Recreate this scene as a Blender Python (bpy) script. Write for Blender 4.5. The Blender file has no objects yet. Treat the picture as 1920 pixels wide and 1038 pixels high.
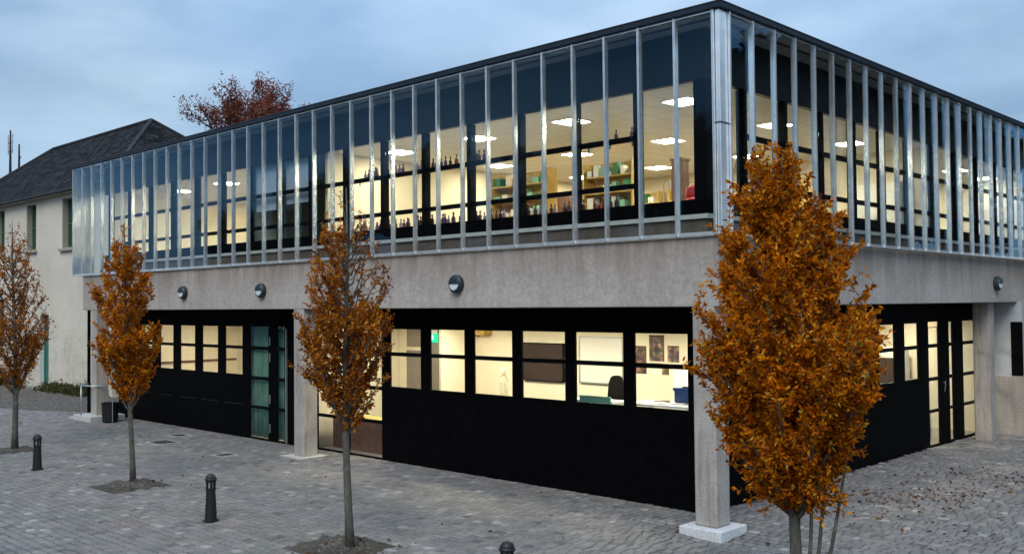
import bpy, bmesh, math, random
import numpy as np
from mathutils import Vector, Matrix

R_ = random.Random(7)
NP = np.random.default_rng(11)
rad = math.radians
SC = bpy.context.scene
COL = SC.collection

# ------------------------------------------------------------------ camera
cam_data = bpy.data.cameras.new("camera")
cam = bpy.data.objects.new("camera", cam_data)
COL.objects.link(cam)
CAM = Vector((8.4293, -13.7004, 3.71))
YAW, PITCH, ROLL = 0.76490, 0.02802, -0.00916
fw = Vector((-math.sin(YAW) * math.cos(PITCH), math.cos(YAW) * math.cos(PITCH), math.sin(PITCH)))
rt = Vector((math.cos(YAW), math.sin(YAW), 0))
up = rt.cross(fw)
rt2 = rt * math.cos(ROLL) + up * math.sin(ROLL)
up2 = up * math.cos(ROLL) - rt * math.sin(ROLL)
mw = Matrix((rt2, up2, -fw)).transposed().to_4x4()
mw.translation = CAM
cam.matrix_world = mw
cam_data.sensor_width = 36.0
cam_data.lens = 34.2209
cam_data.clip_end = 3000
SC.camera = cam
FPX = 1825.1


def project(x, y, z):
    d = Vector((x, y, z)) - CAM
    w = d.dot(fw)
    if w < 0.5:
        return None
    return 960 + FPX * d.dot(rt2) / w, 519 - FPX * d.dot(up2) / w, w


# ------------------------------------------------------------------ world, sun, exposure
SUN_EL, SUN_AZ = rad(46), rad(152)      # azimuth clockwise from +Y
world = bpy.data.worlds.new("World")
SC.world = world
world.use_nodes = True
wn, wl = world.node_tree.nodes, world.node_tree.links
wn.clear()
w_out = wn.new("ShaderNodeOutputWorld")
w_bg = wn.new("ShaderNodeBackground")
w_sky = wn.new("ShaderNodeTexSky")
w_sky.sky_type = 'NISHITA'
w_sky.sun_disc = False
w_sky.sun_elevation = SUN_EL
w_sky.sun_rotation = SUN_AZ
w_sky.air_density = 1.0
w_sky.dust_density = 1.2
w_sky.ozone_density = 2.0
w_tc = wn.new("ShaderNodeTexCoord")
w_map = wn.new("ShaderNodeMapping")
w_map.inputs['Scale'].default_value = (1.0, 1.0, 2.6)
w_n1 = wn.new("ShaderNodeTexNoise")
w_n1.inputs['Scale'].default_value = 2.3
w_n1.inputs['Detail'].default_value = 6
w_n1.inputs['Roughness'].default_value = 0.55
w_n1.inputs['Distortion'].default_value = 0.4
w_r1 = wn.new("ShaderNodeValToRGB")       # how thick the cloud is
w_r1.color_ramp.elements[0].position = 0.30
w_r1.color_ramp.elements[0].color = (0.6, 0.6, 0.6, 1)
w_r1.color_ramp.elements[1].position = 0.66
w_r1.color_ramp.elements[1].color = (0.95, 0.95, 0.95, 1)
w_n2 = wn.new("ShaderNodeTexNoise")
w_n2.inputs['Scale'].default_value = 3.1
w_n2.inputs['Detail'].default_value = 5
w_r2 = wn.new("ShaderNodeValToRGB")       # cloud colour, in the sky's own physical units
w_r2.color_ramp.elements[0].position = 0.38
w_r2.color_ramp.elements[0].color = (0.95, 1.50, 2.25, 1)
w_r2.color_ramp.elements[1].position = 0.64
w_r2.color_ramp.elements[1].color = (1.95, 2.6, 3.25, 1)
w_mix = wn.new("ShaderNodeMix")
w_mix.data_type = 'RGBA'
wl.new(w_tc.outputs['Generated'], w_map.inputs['Vector'])
wl.new(w_map.outputs['Vector'], w_n1.inputs['Vector'])
wl.new(w_map.outputs['Vector'], w_n2.inputs['Vector'])
wl.new(w_n1.outputs['Fac'], w_r1.inputs['Fac'])
wl.new(w_n2.outputs['Fac'], w_r2.inputs['Fac'])
wl.new(w_r1.outputs['Color'], w_mix.inputs['Factor'])
wl.new(w_sky.outputs['Color'], w_mix.inputs['A'])
w_sep = wn.new("ShaderNodeSeparateXYZ")
wl.new(w_tc.outputs['Generated'], w_sep.inputs[0])
w_cie = wn.new("ShaderNodeMapRange")          # overcast sky: zenith brighter than horizon (CIE)
w_cie.inputs['From Min'].default_value = 0.0
w_cie.inputs['From Max'].default_value = 1.0
w_cie.inputs['To Min'].default_value = 0.85
w_cie.inputs['To Max'].default_value = 2.55
wl.new(w_sep.outputs['Z'], w_cie.inputs['Value'])
w_mul = wn.new("ShaderNodeVectorMath")
w_mul.operation = 'SCALE'
wl.new(w_r2.outputs['Color'], w_mul.inputs[0])
wl.new(w_cie.outputs[0], w_mul.inputs['Scale'])
wl.new(w_mul.outputs[0], w_mix.inputs['B'])
wl.new(w_mix.outputs['Result'], w_bg.inputs['Color'])
w_bg.inputs['Strength'].default_value = 0.15
wl.new(w_bg.outputs['Background'], w_out.inputs['Surface'])

sun_d = bpy.data.lights.new("sun", 'SUN')
sun_d.energy = 1.3
sun_d.angle = rad(35)
sun_d.color = (1.0, 0.91, 0.78)
sun = bpy.data.objects.new("sun", sun_d)
COL.objects.link(sun)
sdir = Vector((math.sin(SUN_AZ) * math.cos(SUN_EL), math.cos(SUN_AZ) * math.cos(SUN_EL), math.sin(SUN_EL)))
sun.rotation_euler = sdir.to_track_quat('Z', 'Y').to_euler()
sun.location = (0, -30, 40)

SC.view_settings.view_transform = 'Standard'
SC.view_settings.look = 'None'
SC.view_settings.exposure = 0.52
SC.view_settings.gamma = 1.0
SC.render.engine = 'CYCLES'
cy = SC.cycles
cy.use_denoising = True
cy.max_bounces = 8
cy.diffuse_bounces = 4
cy.glossy_bounces = 3
cy.transmission_bounces = 4
cy.transparent_max_bounces = 24
cy.sample_clamp_indirect = 6.0
cy.caustics_reflective = False
cy.caustics_refractive = False

# ------------------------------------------------------------------ helpers


class MB:
    """collects shapes, links them as one mesh object"""

    def __init__(s):
        s.v, s.f = [], []

    def box(s, x0, x1, y0, y1, z0, z1):
        n = len(s.v)
        s.v += [(x0, y0, z0), (x1, y0, z0), (x1, y1, z0), (x0, y1, z0), (x0, y0, z1), (x1, y0, z1), (x1, y1, z1), (x0, y1, z1)]
        s.f += [(n, n + 3, n + 2, n + 1), (n + 4, n + 5, n + 6, n + 7), (n, n + 1, n + 5, n + 4), (n + 1, n + 2, n + 6, n + 5), (n + 2, n + 3, n + 7, n + 6), (n + 3, n, n + 4, n + 7)]
        return s

    def poly(s, pts):
        n = len(s.v)
        s.v += [tuple(p) for p in pts]
        s.f.append(tuple(range(n, n + len(pts))))
        return s

    def prism(s, pts, z0, z1):
        n, k = len(s.v), len(pts)
        s.v += [(p[0], p[1], z0) for p in pts] + [(p[0], p[1], z1) for p in pts]
        s.f.append(tuple(range(n + k - 1, n - 1, -1)))
        s.f.append(tuple(range(n + k, n + 2 * k)))
        for i in range(k):
            j = (i + 1) % k
            s.f.append((n + i, n + j, n + k + j, n + k + i))
        return s

    def tube(s, path, radii, n=6, cap=True):
        path = [Vector(p) for p in path]
        base = len(s.v)
        ref = Vector((0.31, 0.83, 0.46))
        for i, p in enumerate(path):
            d = (path[min(i + 1, len(path) - 1)] - path[max(i - 1, 0)])
            if d.length < 1e-9:
                d = Vector((0, 0, 1))
            d.normalize()
            a = d.cross(ref)
            if a.length < 1e-3:
                a = d.cross(Vector((1, 0, 0)))
            a.normalize()
            b = d.cross(a)
            r = radii[i] if isinstance(radii, (list, tuple)) else radii
            for k in range(n):
                t = 2 * math.pi * k / n
                s.v.append(tuple(p + a * (r * math.cos(t)) + b * (r * math.sin(t))))
        for i in range(len(path) - 1):
            for k in range(n):
                k2 = (k + 1) % n
                s.f.append((base + i * n + k, base + i * n + k2, base + (i + 1) * n + k2, base + (i + 1) * n + k))
        if cap:
            s.f.append(tuple(base + k for k in reversed(range(n))))
            e = base + (len(path) - 1) * n
            s.f.append(tuple(e + k for k in range(n)))
        return s

    def lathe(s, prof, n=16, c=(0, 0, 0), axis='z'):
        base = len(s.v)
        for r, h in prof:
            for k in range(n):
                t = 2 * math.pi * k / n
                a, b = r * math.cos(t), r * math.sin(t)
                if axis == 'z':
                    p = (c[0] + a, c[1] + b, c[2] + h)
                elif axis == 'y':
                    p = (c[0] + a, c[1] + h, c[2] + b)
                else:
                    p = (c[0] + h, c[1] + a, c[2] + b)
                s.v.append(p)
        for i in range(len(prof) - 1):
            for k in range(n):
                k2 = (k + 1) % n
                s.f.append((base + i * n + k, base + i * n + k2, base + (i + 1) * n + k2, base + (i + 1) * n + k))
        s.f.append(tuple(base + k for k in reversed(range(n))))
        e = base + (len(prof) - 1) * n
        s.f.append(tuple(e + k for k in range(n)))
        return s

    def ball(s, c, r, n=10, m=7):
        prof = []
        rx = r if isinstance(r, (tuple, list)) else (r, r, r)
        base = len(s.v)
        for i in range(m + 1):
            ph = math.pi * i / m
            for k in range(n):
                t = 2 * math.pi * k / n
                s.v.append((c[0] + rx[0] * math.sin(ph) * math.cos(t), c[1] + rx[1] * math.sin(ph) * math.sin(t), c[2] - rx[2] * math.cos(ph)))
        for i in range(m):
            for k in range(n):
                k2 = (k + 1) % n
                s.f.append((base + i * n + k, base + i * n + k2, base + (i + 1) * n + k2, base + (i + 1) * n + k))
        return s

    def mesh(s, name, mat, smooth=False):
        me = bpy.data.meshes.new(name)
        me.from_pydata(s.v, [], s.f)
        me.materials.append(mat)
        if smooth:
            me.polygons.foreach_set('use_smooth', [True] * len(me.polygons))
        me.update()
        return me

    def build(s, name, mat, parent=None, smooth=False, bevel=0.0, fixn=False):
        me = s.mesh(name, mat, smooth)
        if fixn:
            bm = bmesh.new()
            bm.from_mesh(me)
            bmesh.ops.recalc_face_normals(bm, faces=bm.faces)
            bm.to_mesh(me)
            bm.free()
        o = link(name, me, parent)
        if bevel:
            b = o.modifiers.new('bevel', 'BEVEL')
            b.width = bevel
            b.segments = 2
            b.limit_method = 'ANGLE'
        return o


def link(name, data, parent=None, loc=None, rz=0.0):
    o = bpy.data.objects.new(name, data)
    COL.objects.link(o)
    if parent is not None:
        o.parent = parent
    if loc is not None:
        o.location = loc
    if rz:
        o.rotation_euler = (0, 0, rz)
    return o


def tag(o, label=None, cat=None, group=None, kind=None):
    if label:
        o['label'] = label
    if cat:
        o['category'] = cat
    if group:
        o['group'] = group
    if kind:
        o['kind'] = kind
    return o


def thing(name, label, cat, loc=(0, 0, 0), rz=0.0, group=None):
    return tag(link(name, None, None, loc, rz), label, cat, group)


def copy_tree(o, parent=None):
    c = o.copy()
    COL.objects.link(c)
    c.parent = parent
    for ch in list(o.children):
        copy_tree(ch, c)
    return c


def inst_mesh(name, V, F, mat, parent=None, attr=None, smooth=False):
    """fast numpy mesh; F is (n,3) or (n,4)"""
    me = bpy.data.meshes.new(name)
    V = np.asarray(V, np.float32)
    F = np.asarray(F, np.int32)
    k = F.shape[1]
    me.vertices.add(len(V))
    me.vertices.foreach_set('co', V.ravel())
    me.loops.add(F.size)
    me.loops.foreach_set('vertex_index', F.ravel())
    me.polygons.add(len(F))
    me.polygons.foreach_set('loop_start', np.arange(0, F.size, k, dtype=np.int32))
    me.polygons.foreach_set('loop_total', np.full(len(F), k, np.int32))
    if smooth:
        me.polygons.foreach_set('use_smooth', np.ones(len(F), bool))
    if attr is not None:
        for nm, arr in attr.items():
            a = me.attributes.new(nm, 'FLOAT', 'POINT')
            a.data.foreach_set('value', np.asarray(arr, np.float32))
    me.update(calc_edges=True)
    me.validate()
    me.materials.append(mat)
    return link(name, me, parent)


# ------------------------------------------------------------------ materials


def newmat(name):
    m = bpy.data.materials.new(name)
    m.use_nodes = True
    nt = m.node_tree
    b = nt.nodes['Principled BSDF']
    return m, nt, b


def ramp(nt, src, stops):
    r = nt.nodes.new("ShaderNodeValToRGB")
    el = r.color_ramp.elements
    while len(el) < len(stops):
        el.new(0.5)
    for e, (p, c) in zip(el, stops):
        e.position = p
        e.color = (*c, 1) if len(c) == 3 else c
    nt.links.new(src, r.inputs['Fac'])
    return r.outputs['Color']


def noise(nt, vec, scale, detail=4, rough=0.55, dist=0.0):
    n = nt.nodes.new("ShaderNodeTexNoise")
    n.inputs['Scale'].default_value = scale
    n.inputs['Detail'].default_value = detail
    n.inputs['Roughness'].default_value = rough
    n.inputs['Distortion'].default_value = dist
    if vec is not None:
        nt.links.new(vec, n.inputs['Vector'])
    return n.outputs['Fac']


def coords(nt, scale=(1, 1, 1)):
    t = nt.nodes.new("ShaderNodeTexCoord")
    if scale == (1, 1, 1):
        return t.outputs['Object']
    m = nt.nodes.new("ShaderNodeMapping")
    m.inputs['Scale'].default_value = scale
    nt.links.new(t.outputs['Object'], m.inputs['Vector'])
    return m.outputs['Vector']


def mixc(nt, a, b, fac, mode='MIX'):
    m = nt.nodes.new("ShaderNodeMix")
    m.data_type = 'RGBA'
    m.blend_type = mode
    for s, k in ((a, 'A'), (b, 'B')):
        if isinstance(s, tuple):
            m.inputs[k].default_value = (*s, 1)
        else:
            nt.links.new(s, m.inputs[k])
    if isinstance(fac, (int, float)):
        m.inputs['Factor'].default_value = fac
    else:
        nt.links.new(fac, m.inputs['Factor'])
    return m.outputs['Result']


def bump(nt, b, h, strength=0.3, dist=0.01):
    n = nt.nodes.new("ShaderNodeBump")
    n.inputs['Strength'].default_value = strength
    n.inputs['Distance'].default_value = dist
    nt.links.new(h, n.inputs['Height'])
    nt.links.new(n.outputs['Normal'], b.inputs['Normal'])


def simple(name, col, rough=0.6, metal=0.0, var=0.0, vscale=6.0, spec=0.5, bmp=0.0):
    m, nt, b = newmat(name)
    b.inputs['Roughness'].default_value = rough
    b.inputs['Metallic'].default_value = metal
    b.inputs['Specular IOR Level'].default_value = spec
    if var:
        c = coords(nt)
        f = noise(nt, c, vscale, 5)
        lo = tuple(max(0, v * (1 - var)) for v in col)
        hi = tuple(min(1, v * (1 + var)) for v in col)
        nt.links.new(ramp(nt, f, [(0.3, lo), (0.7, hi)]), b.inputs['Base Color'])
        if bmp:
            bump(nt, b, f, bmp, 0.01)
    else:
        b.inputs['Base Color'].default_value = (*col, 1)
    return m


def emitter(name, col, strength):
    m, nt, b = newmat(name)
    nt.nodes.remove(b)
    e = nt.nodes.new("ShaderNodeEmission")
    e.inputs['Color'].default_value = (*col, 1)
    e.inputs['Strength'].default_value = strength
    nt.links.new(e.outputs['Emission'], nt.nodes['Material Output'].inputs['Surface'])
    return m


def glass(name, tint=(0.93, 0.97, 0.97), ior=1.5, wave=0.0, boost=1.0, refl=(0.40, 0.72, 1.0)):
    m, nt, b = newmat(name)
    nt.nodes.remove(b)
    t = nt.nodes.new("ShaderNodeBsdfTransparent")
    t.inputs['Color'].default_value = (*tint, 1)
    g = nt.nodes.new("ShaderNodeBsdfGlossy")
    g.inputs['Roughness'].default_value = 0.0
    g.inputs['Color'].default_value = (*refl, 1)
    mx = nt.nodes.new("ShaderNodeMixShader")
    geo = nt.nodes.new("ShaderNodeNewGeometry")
    dt = nt.nodes.new("ShaderNodeVectorMath")
    dt.operation = 'DOT_PRODUCT'
    nt.links.new(geo.outputs['Normal'], dt.inputs[0])
    nt.links.new(geo.outputs['Incoming'], dt.inputs[1])

    def mth(op, a, b_=None):
        n = nt.nodes.new("ShaderNodeMath")
        n.operation = op
        for k, v in ((0, a), (1, b_)):
            if v is None:
                continue
            if isinstance(v, (int, float)):
                n.inputs[k].default_value = v
            else:
                nt.links.new(v, n.inputs[k])
        return n.outputs[0]
    f0 = ((ior - 1) / (ior + 1)) ** 2 * boost      # Schlick's form of the glass reflection
    c1 = mth('SUBTRACT', 1.0, mth('ABSOLUTE', dt.outputs['Value']))
    fac = mth('ADD', mth('MULTIPLY', mth('POWER', c1, 5.0), 1 - f0), f0)
    if wave:
        bp = nt.nodes.new("ShaderNodeBump")
        bp.inputs['Strength'].default_value = wave
        bp.inputs['Distance'].default_value = 0.02
        nt.links.new(noise(nt, coords(nt), 1.3, 2), bp.inputs['Height'])
        nt.links.new(bp.outputs['Normal'], g.inputs['Normal'])
    nt.links.new(fac, mx.inputs['Fac'])
    nt.links.new(t.outputs['BSDF'], mx.inputs[1])
    nt.links.new(g.outputs['BSDF'], mx.inputs[2])
    nt.links.new(mx.outputs['Shader'], nt.nodes['Material Output'].inputs['Surface'])
    return m


def concrete(name, c0, c1, stain, streak=0.5, scale=1.0, drip=None):
    m, nt, b = newmat(name)
    v = coords(nt)
    big = noise(nt, v, 0.7 * scale, 5, 0.6)
    fine = noise(nt, v, 14 * scale, 6, 0.7)
    vs = coords(nt, (2.6, 2.6, 0.28))
    st = noise(nt, vs, 1.6 * scale, 6, 0.65, 0.3)
    base = ramp(nt, big, [(0.28, c0), (0.72, c1)])
    sp = ramp(nt, fine, [(0.30, (0.72, 0.72, 0.72)), (0.62, (1.06, 1.06, 1.06))])
    base = mixc(nt, base, sp, 1.0, 'MULTIPLY')
    sf = ramp(nt, st, [(0.50, (0, 0, 0)), (0.78, (streak,) * 3)])
    base = mixc(nt, base, stain, sf)
    if drip:                                  # brown run-off marks below the sill
        sx = nt.nodes.new("ShaderNodeSeparateXYZ")
        nt.links.new(v, sx.inputs[0])
        mr = nt.nodes.new("ShaderNodeMapRange")
        mr.inputs['From Min'].default_value = drip[0]
        mr.inputs['From Max'].default_value = drip[1]
        nt.links.new(sx.outputs['Z'], mr.inputs['Value'])
        mu = nt.nodes.new("ShaderNodeMath")
        mu.operation = 'MULTIPLY'
        nt.links.new(mr.outputs[0], mu.inputs[0])
        nt.links.new(ramp(nt, noise(nt, coords(nt, (3.0, 3.0, 0.35)), 1.4, 6, 0.65, 0.2), [(0.30, (0.15,) * 3), (0.62, (0.95,) * 3)]), mu.inputs[1])
        base = mixc(nt, base, drip[2], mu.outputs[0])
    nt.links.new(base, b.inputs['Base Color'])
    b.inputs['Roughness'].default_value = 0.88
    b.inputs['Specular IOR Level'].default_value = 0.25
    bump(nt, b, fine, 0.25, 0.01)
    return m


M = {}
M['concrete'] = concrete('weathered_concrete', (0.385, 0.35, 0.315), (0.50, 0.465, 0.43), (0.27, 0.22, 0.19), 0.5, 1.0, (3.95, 4.85, (0.21, 0.165, 0.135)))
M['column'] = concrete('column_concrete', (0.36, 0.33, 0.30), (0.49, 0.46, 0.425), (0.17, 0.135, 0.11), 0.85, 1.8)
M['plinth'] = concrete('pale_plinth_concrete', (0.62, 0.63, 0.64), (0.74, 0.75, 0.75), (0.30, 0.31, 0.33), 0.5, 2.5)
M['upstand'] = concrete('brown_upstand', (0.10, 0.082, 0.068), (0.17, 0.14, 0.115), (0.06, 0.045, 0.035), 0.6)
M['alu'] = simple('anodised_aluminium', (0.86, 0.90, 0.94), 0.26, 0.75, 0.12, 3.0)
M['alu_dark'] = simple('dark_trim', (0.05, 0.055, 0.065), 0.6)  # even dark tone of the coping, cavity rails, seams and joints
M['fascia'] = simple('dark_zinc_fascia', (0.012, 0.022, 0.036), 0.5, 0.0, 0.3, 4.0, 0.25)
M['soffit'] = simple('soffit_panel', (0.42, 0.46, 0.50), 0.6, 0.0, 0.15, 3.0)
M['black'] = simple('black_steel_frame', (0.0025, 0.0025, 0.003), 0.5, 0, 0, 1, 0.06)
M['blackclad'] = simple('black_cladding', (0.0025, 0.0025, 0.003), 0.6, 0, 0.3, 5, 0.03)
M['band'] = simple('dark_spandrel', (0.003, 0.006, 0.011), 0.4, 0, 0.2, 2.0, 0.2)
M['slabedge'] = simple('pale_slab_edge', (0.50, 0.50, 0.48), 0.7, 0, 0.12, 5)
M['glass'] = glass('curtain_glass', (0.95, 0.975, 0.98), 1.5, 0.10, 0.60)
M['winglass'] = glass('window_glass', (0.96, 0.975, 0.97), 1.45, 0.03, 0.5)
M['cream'] = simple('cream_wall_paint', (0.78, 0.71, 0.56), 0.8, 0, 0.03, 2.0)
def tile_mat():
    m, nt, b = newmat('ceiling_tile')
    br = nt.nodes.new("ShaderNodeTexBrick")
    br.offset = 0.0
    for k, v in (('Scale', 1.0), ('Brick Width', 0.6), ('Row Height', 0.6), ('Mortar Size', 0.008)):
        br.inputs[k].default_value = v
    br.inputs['Color1'].default_value = (0.80, 0.78, 0.72, 1)
    br.inputs['Color2'].default_value = (0.76, 0.74, 0.69, 1)
    br.inputs['Mortar'].default_value = (0.45, 0.44, 0.41, 1)
    nt.links.new(coords(nt), br.inputs['Vector'])
    nt.links.new(br.outputs['Color'], b.inputs['Base Color'])
    b.inputs['Roughness'].default_value = 0.85
    return m


M['ceil'] = tile_mat()
M['carpet'] = simple('floor_vinyl', (0.30, 0.26, 0.21), 0.5, 0, 0.1, 6.0)
M['lamp'] = emitter('lit_diffuser', (1.0, 0.89, 0.64), 58.0)
M['lampframe'] = simple('lamp_frame', (0.7, 0.7, 0.68), 0.5)
M['wood'] = simple('brown_timber', (0.13, 0.055, 0.03), 0.5, 0, 0.35, 9.0)
M['oak'] = simple('yellow_shelf_wood', (0.55, 0.37, 0.10), 0.55, 0, 0.2, 9.0)
M['white'] = simple('white_laminate', (0.78, 0.78, 0.76), 0.4, 0, 0.03, 4)
M['greydoor'] = simple('grey_door_paint', (0.20, 0.17, 0.15), 0.5, 0, 0.1, 4)
M['red'] = simple('red_plastic', (0.55, 0.03, 0.03), 0.35)
M['blue'] = simple('blue_crate_plastic', (0.015, 0.05, 0.20), 0.4)
M['green'] = simple('pale_green_screen', (0.22, 0.48, 0.36), 0.6)
M['dgreen'] = simple('green_window_paint', (0.008, 0.15, 0.05), 0.45, 0, 0.2, 5)
M['teal'] = simple('teal_door_paint', (0.010, 0.14, 0.11), 0.45, 0, 0.2, 5)
M['iron'] = simple('black_cast_iron', (0.005, 0.005, 0.006), 0.5, 0.0, 0.3, 10)
M['steel'] = simple('galvanised_steel', (0.45, 0.50, 0.52), 0.4, 0.7, 0.1, 8)
M['lampglass'] = simple('opal_lamp_lens', (0.62, 0.72, 0.76), 0.3)
M['lampbody'] = simple('dark_lamp_casing', (0.020, 0.032, 0.040), 0.45)
M['bone'] = simple('ivory_bone', (0.72, 0.66, 0.50), 0.6)
M['screen'] = simple('switched_off_screen', (0.045, 0.030, 0.026), 0.25)
M['paper'] = simple('paper', (0.75, 0.73, 0.68), 0.8)


def bark(name, c0, c1, lich=(0.16, 0.18, 0.13)):
    m, nt, b = newmat(name)
    v = coords(nt, (6, 6, 2))
    f = noise(nt, v, 4, 6, 0.7)
    g = noise(nt, coords(nt), 7, 4)
    base = ramp(nt, f, [(0.3, c0), (0.7, c1)])
    base = mixc(nt, base, lich, ramp(nt, g, [(0.5, (0, 0, 0)), (0.7, (0.6, 0.6, 0.6))]))
    nt.links.new(base, b.inputs['Base Color'])
    b.inputs['Roughness'].default_value = 0.9
    bump(nt, b, f, 0.6, 0.01)
    return m


def leafmat(name, stops, scale=1.6, trans=0.42):
    m, nt, b = newmat(name)
    geo = nt.nodes.new("ShaderNodeNewGeometry")
    r = ramp(nt, geo.outputs['Random Per Island'], stops)
    f = noise(nt, coords(nt), scale, 3)
    dark = ramp(nt, f, [(0.34, (0.62, 0.55, 0.50)), (0.62, (1.08, 1.08, 1.05))])
    c = mixc(nt, r, dark, 1.0, 'MULTIPLY')
    nt.links.new(c, b.inputs['Base Color'])
    b.inputs['Roughness'].default_value = 0.7
    b.inputs['Specular IOR Level'].default_value = 0.08
    t = nt.nodes.new("ShaderNodeBsdfTranslucent")
    nt.links.new(c, t.inputs['Color'])
    mx = nt.nodes.new("ShaderNodeMixShader")
    mx.inputs['Fac'].default_value = trans
    nt.links.new(b.outputs['BSDF'], mx.inputs[1])
    nt.links.new(t.outputs['BSDF'], mx.inputs[2])
    nt.links.new(mx.outputs['Shader'], nt.nodes['Material Output'].inputs['Surface'])
    return m


M['bark'] = bark('grey_bark', (0.045, 0.040, 0.034), (0.13, 0.12, 0.10))
M['twig'] = bark('twig_bark', (0.03, 0.018, 0.012), (0.07, 0.045, 0.03), (0.05, 0.03, 0.02))
M['leaf'] = leafmat('orange_hornbeam_leaves', [(0.0, (0.20, 0.042, 0.003)), (0.3, (0.52, 0.135, 0.003)), (0.65, (0.72, 0.225, 0.004)), (0.88, (0.82, 0.35, 0.008)), (0.96, (0.78, 0.45, 0.06)), (1.0, (0.30, 0.26, 0.04))])
M['leaf_rust'] = leafmat('rusty_hornbeam_leaves', [(0.0, (0.16, 0.04, 0.006)), (0.35, (0.40, 0.110, 0.008)), (0.7, (0.58, 0.195, 0.010)), (0.92, (0.64, 0.30, 0.04)), (1.0, (0.55, 0.38, 0.16))])
M['leaf_red'] = leafmat('copper_red_leaves', [(0.0, (0.11, 0.026, 0.020)), (0.5, (0.30, 0.085, 0.058)), (1.0, (0.48, 0.23, 0.16))], 0.35)
M['leaf_dark'] = leafmat('dark_evergreen_leaves', [(0.0, (0.012, 0.020, 0.010)), (1.0, (0.045, 0.06, 0.02))], 0.4)
M['weed'] = leafmat('weed_leaves', [(0.0, (0.04, 0.05, 0.02)), (1.0, (0.16, 0.15, 0.06))], 2.0)
M['leaf_litter'] = leafmat('fallen_leaf_litter', [(0.0, (0.06, 0.03, 0.018)), (0.5, (0.16, 0.075, 0.03)), (1.0, (0.27, 0.17, 0.08))], 3.0, 0.1)


def paver_mat():
    m, nt, b = newmat('concrete_sett')
    at = nt.nodes.new("ShaderNodeAttribute")
    at.attribute_name = 'tone'
    c = ramp(nt, at.outputs['Fac'], [(0.0, (0.11, 0.107, 0.108)), (0.3, (0.182, 0.177, 0.175)), (0.55, (0.215, 0.207, 0.201)), (0.8, (0.252, 0.231, 0.217)), (1.0, (0.36, 0.353, 0.344))])
    g = nt.nodes.new("ShaderNodeNewGeometry")
    pos = g.outputs['Position']
    fine = noise(nt, pos, 34, 4, 0.7)
    c = mixc(nt, c, ramp(nt, fine, [(0.3, (0.74, 0.74, 0.74)), (0.7, (1.14, 1.14, 1.14))]), 1.0, 'MULTIPLY')
    moss = ramp(nt, noise(nt, pos, 0.55, 5, 0.6), [(0.54, (0, 0, 0)), (0.72, (0.55, 0.55, 0.55))])
    c = mixc(nt, c, (0.115, 0.135, 0.105), moss)
    rust = ramp(nt, noise(nt, pos, 0.42, 6, 0.65, 0.4), [(0.58, (0, 0, 0)), (0.76, (0.6, 0.6, 0.6))])
    c = mixc(nt, c, (0.20, 0.145, 0.12), rust)
    wear = ramp(nt, noise(nt, pos, 1.7, 4, 0.6), [(0.35, (0.80, 0.80, 0.80)), (0.65, (1.10, 1.10, 1.10))])
    c = mixc(nt, c, wear, 1.0, 'MULTIPLY')
    nt.links.new(c, b.inputs['Base Color'])
    b.inputs['Roughness'].default_value = 0.72
    b.inputs['Specular IOR Level'].default_value = 0.35
    bump(nt, b, fine, 0.35, 0.006)
    return m


M['paver'] = paver_mat()


def sheet_mat():
    m, nt, b = newmat('pavement_bed')
    g = nt.nodes.new("ShaderNodeNewGeometry")
    br = nt.nodes.new("ShaderNodeTexBrick")
    br.inputs['Scale'].default_value = 1.0
    br.inputs['Brick Width'].default_value = 0.18
    br.inputs['Row Height'].default_value = 0.16
    br.inputs['Mortar Size'].default_value = 0.008
    br.inputs['Color1'].default_value = (0.15, 0.15, 0.16, 1)
    br.inputs['Color2'].default_value = (0.22, 0.21, 0.215, 1)
    br.inputs['Mortar'].default_value = (0.02, 0.02, 0.02, 1)
    nt.links.new(g.outputs['Position'], br.inputs['Vector'])
    f = noise(nt, g.outputs['Position'], 0.6, 5)
    c = mixc(nt, br.outputs['Color'], ramp(nt, f, [(0.3, (0.22, 0.22, 0.22)), (0.7, (0.4, 0.4, 0.4))]), 1.0, 'MULTIPLY')
    nt.links.new(c, b.inputs['Base Color'])
    b.inputs['Roughness'].default_value = 0.85
    return m


M['sheet'] = sheet_mat()
M['gravel'] = concrete('dark_gravel', (0.075, 0.068, 0.06), (0.15, 0.135, 0.12), (0.06, 0.065, 0.05), 0.5, 3.0)
M['soil'] = concrete('tree_pit_soil', (0.045, 0.040, 0.034), (0.10, 0.088, 0.075), (0.035, 0.03, 0.025), 0.5, 3.0)
M['pebble'] = simple('pit_pebbles', (0.13, 0.12, 0.11), 0.8, 0, 0.6, 9)


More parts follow.
